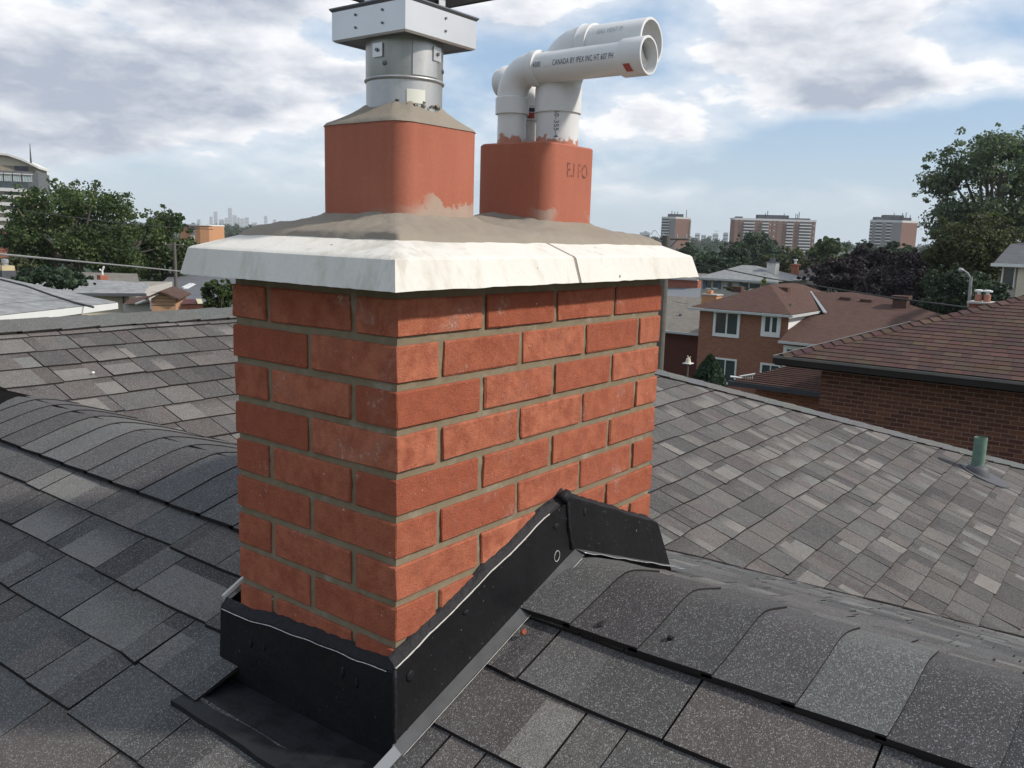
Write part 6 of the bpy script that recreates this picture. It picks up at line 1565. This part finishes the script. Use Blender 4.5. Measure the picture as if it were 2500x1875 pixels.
m = MB(); a, b = at_d(300, 742, 41.5), at_d(366, 741, 40.5); m.poly([a, b, b - Vector((0, 0, 2)), a - Vector((0, 0, 2))]); m.build('wall', M_greywall, s2)
ph = empty('play_hut', (0, 0, 0), label='dark red hut roof with one cream panel right of the slim pole', cat='hut')
m = MB(); m.poly([at_d(440, 742, 38), at_d(484, 741, 37), at_d(478, 730, 39), at_d(450, 730, 39)]); m.build('roof', plain('dark_red_roof', (0.09, 0.03, 0.03), 0.9), ph)
m = MB(); m.poly([at_d(483, 741.5, 36.8), at_d(495, 741, 36.6), at_d(492, 729.5, 37.5), at_d(478, 729, 38)]); m.build('cream_panel', plain('cream_panel', (0.62, 0.58, 0.36), 0.8), ph)
m = MB(); a, b = at_d(440, 742, 38.2), at_d(495, 741, 36.9); m.poly([a, b, b - Vector((0, 0, 2.2)), a - Vector((0, 0, 2.2))]); m.build('wall', M_wbrickr, ph)
gl = empty('slate_roof_hall', (0, 0, 0), label='broad slate grey roof with two white rooflights behind the slim pole', cat='hall')
q = [at_d(330, 755, 62), at_d(620, 760, 62), at_d(620, 672, 95), at_d(418, 668, 95)]; m = MB(); m.poly(q); m.build('roof', plain('slate_roof', (0.125, 0.13, 0.14), 0.92, 0.1, 0, 0.12, 0.5), gl)
m = MB(); V = [Vector((p.x, p.y, z)) for z in (-12.5, q[0].z - 0.05) for p in (q[0] + Vector((1, 1, 0)), q[1] + Vector((1, 1, 0)), q[1] + Vector((6, 6, 0)), q[0] + Vector((6, 6, 0)))]; m.add(V, [(0, 1, 5, 4), (1, 2, 6, 5), (2, 3, 7, 6), (3, 0, 4, 7)]); m.build('wall', M_greywall, gl)
pn = (q[1] - q[0]).cross(q[3] - q[0]).normalized(); pn = pn if pn.z > 0 else -pn
def onroof(px, py, off=0.08): r_ = ray(px, py); t_ = pn.dot(q[0] - CAM) / pn.dot(r_); return CAM + r_ * t_ + pn * off
for (a0_, b0_) in (((449, 703), (468, 693.5)), ((453, 706), (473, 695))):
    m = MB(); A, B = onroof(*a0_), onroof(*b0_); w_ = (B - A).normalized().cross(pn) * 0.18; m.poly([A - w_, B - w_, B + w_, A + w_]); m.add([A - w_, B - w_, B + w_, A + w_] + [v - pn * 0.08 for v in (A - w_, B - w_, B + w_, A + w_)], [(0, 1, 5, 4), (1, 2, 6, 5), (2, 3, 7, 6), (3, 0, 4, 7)]); m.build('rooflight', M_white, gl)

# --- trees
tree(180, 440, 705, 335, 84, M_leaf, 'big spreading maple with pale twigs above its crown at left', n=17000, lumps=110, seed=3, leaf=0.27, spread=0.24)
tree(405, 498, 735, 135, 92, M_leaf, 'darker maple right of the big one, behind the slim pole', n=9000, lumps=56, seed=5, leaf=0.28, low=-0.95)
tree(127, 648, 735, 165, 30, M_leafd, 'low dark evergreen shrub spreading over the pale roof', n=6500, lumps=46, seed=7, leaf=0.12, trunk=False, name='evergreen_shrub', cat='shrub', spread=0.3, low=-0.5)
tree(534, 675, 770, 82, 40, M_leaf, 'rounded green bush under the left end of the cap', n=3800, lumps=30, seed=9, leaf=0.13, name='bush', cat='bush')
tree(40, 618, 690, 120, 75, M_leafo, 'low olive hedge tree behind the yellow chimney', n=2500, lumps=24, seed=10)
tree(1842, 560, 690, 115, 230, M_leafd, 'tall green tree in front of the slab block', n=4200, lumps=40, seed=11)
tree(1792, 590, 680, 95, 215, M_leafd, 'dark tree left of the tall green one by the slab block', n=3000, lumps=30, seed=12)
tree(1725, 612, 700, 150, 150, M_leafd, 'wide dark tree right of the cap corner', n=4500, lumps=40, seed=13)
tree(1690, 590, 680, 90, 260, M_leafd, 'far dark tree at the foot of the nearest tower', n=2600, lumps=26, seed=14)
tree(1925, 605, 700, 130, 170, M_leafo, 'olive tree behind the slim brick chimney', n=4200, lumps=36, seed=15)
tree(1885, 598, 690, 90, 190, M_leafd, 'green tree below the middle of the slab block', n=3000, lumps=30, seed=16)
tree(2020, 575, 690, 82, 200, M_leaf, 'pointed green tree at the right end of the slab block', n=3600, lumps=34, seed=17)
tree(2096, 588, 700, 120, 260, M_leafd, 'far blue green tree between the slab block and right tower', n=3000, lumps=34, seed=18)
tree(2055, 622, 735, 180, 85, M_leafp, 'purple leaved maple left of the right tower', n=9000, lumps=60, seed=19)
tree(2120, 600, 720, 130, 100, M_leafp, 'second purple maple, directly left of the right tower', n=7000, lumps=48, seed=20)
tree(2185, 590, 665, 95, 180, M_leafd, 'green tree in front of the right tower', n=3000, lumps=30, seed=22)
tree(2235, 606, 760, 150, 88, M_leafp, 'dark purple maple in front of the right tower wall', n=8000, lumps=56, seed=23)
tree(2170, 650, 790, 240, 74, M_leafp, 'lowest and darkest purple maple above the brown ridge', n=8500, lumps=60, seed=24, low=-0.9)
tree(2335, 640, 800, 150, 68, M_leafd, 'dark green tree behind the street lamp', n=7000, lumps=46, seed=25)
tree(2375, 517, 700, 205, 74, M_leafo, 'olive green tree in front of the tall right tree', n=11000, lumps=70, seed=26)
tree(2440, 300, 640, 330, 95, M_leafg, 'tallest tree, open grey green crown at the right edge', n=17000, lumps=95, seed=27, leaf=0.30, spread=0.2)
tree(2540, 330, 660, 300, 105, M_leafg, 'tall tree mostly outside the right edge', n=9000, lumps=60, seed=28, leaf=0.3, spread=0.22)
tree(1863, 668, 730, 14, 66, M_leafy, 'thin yellow green sapling tip left of the brown roof peak', trunk=False, n=500, lumps=14, seed=29, leaf=0.10, name='sapling')
tree(2440, 690, 780, 60, 50, M_leafd, 'small dark bush below the beige house', n=2500, lumps=24, seed=31, name='bush', cat='bush')
tree(1795, 700, 712, 60, 74, M_leafo, 'row of low shrubs under the round window', n=1200, lumps=16, seed=33, trunk=False, name='shrub', cat='shrub')
# clipped cone shaped evergreen
def cone_bush(px, ytop, ybot, wpx, D, mt, label):
    rs = np.random.RandomState(41); top_ = at_d(px, ytop, D); bot = at_d(px, ybot, D); hh = top_.z - bot.z; rx = wpx / F * D / 2
    n = 7000; t_ = rs.uniform(0, 1, n) ** 0.7; th_ = rs.uniform(0, 2 * PI, n); rr = rx * np.sin(np.clip(t_, 0, 1) * PI * 0.5) ** 0.8 * rs.uniform(0.75, 1.03, n)
    P = np.stack([np.cos(th_) * rr, np.sin(th_) * rr, hh * (1 - t_)], 1); N = rs.normal(size=(n, 3)); A = np.cross(N, rs.normal(size=(n, 3))); A /= np.linalg.norm(A, axis=1)[:, None]; B = np.cross(N / np.linalg.norm(N, axis=1)[:, None], A)
    me = quads('foliage', P, A * 0.05, B * 0.05, rs.uniform(0, 0.6, n), mt); root = empty('clipped_evergreen', bot, label=label, cat='shrub'); link('foliage', me, root)
cone_bush(1727, 866, 985, 100, 30, M_leafd, 'dark rounded cone of clipped evergreen beside the brick house')

# --- woods filling the far ground, one mass
rs = np.random.RandomState(77); base_crowns = [crown_arrays(rs, 1.0, 0.8, 130, 0.24, 12, 0.42) for _ in range(6)]
PP, UU, VV, CC = [], [], [], []
for i in range(3000):
    az = R(rs.uniform(-8, 84)); D = 150 * (1900 / 150) ** (rs.uniform(0, 1) ** 0.70); x, y = CAM.x + D * math.cos(az), CAM.y + D * math.sin(az)
    s_ = rs.uniform(4.0, 7.5) * (1 + D / 3000); h = rs.uniform(9, 15) if D > 350 else rs.uniform(7, 11); P, U, V_, c_, _ = base_crowns[rs.randint(6)]
    sc = np.array([s_, s_, s_ * 0.95]); PP.append(P * sc + np.array([x, y, gz(x, y) + h - s_ * 0.8])); UU.append(U * s_); VV.append(V_ * s_); CC.append(np.clip(c_ * 0.7 + rs.uniform(-0.1, 0.35), 0, 1))
me = quads('far_woods', np.concatenate(PP), np.concatenate(UU), np.concatenate(VV), np.concatenate(CC), M_leafd)
tag(link('far_woods', me), 'mass of dark green woods between the houses and the skyline', 'woods', kind='stuff')

# --- haze in the air over the whole town
hz = MB(); hz.box((-7500, -7500, -40), (7500, 7500, 190))
M_haze = bpy.data.materials.new('haze'); M_haze.use_nodes = True; t = NT(M_haze.node_tree); t.n.remove(t.n['Principled BSDF'])
pv = t.new('ShaderNodeVolumePrincipled'); pv.inputs['Color'].default_value = (0.93, 0.96, 1.0, 1); pv.inputs['Density'].default_value = 0.00010; pv.inputs['Anisotropy'].default_value = 0.0
t.l.new(pv.outputs[0], t.n['Material Output'].inputs['Volume'])
tag(hz.build('haze', M_haze), kind='stuff')
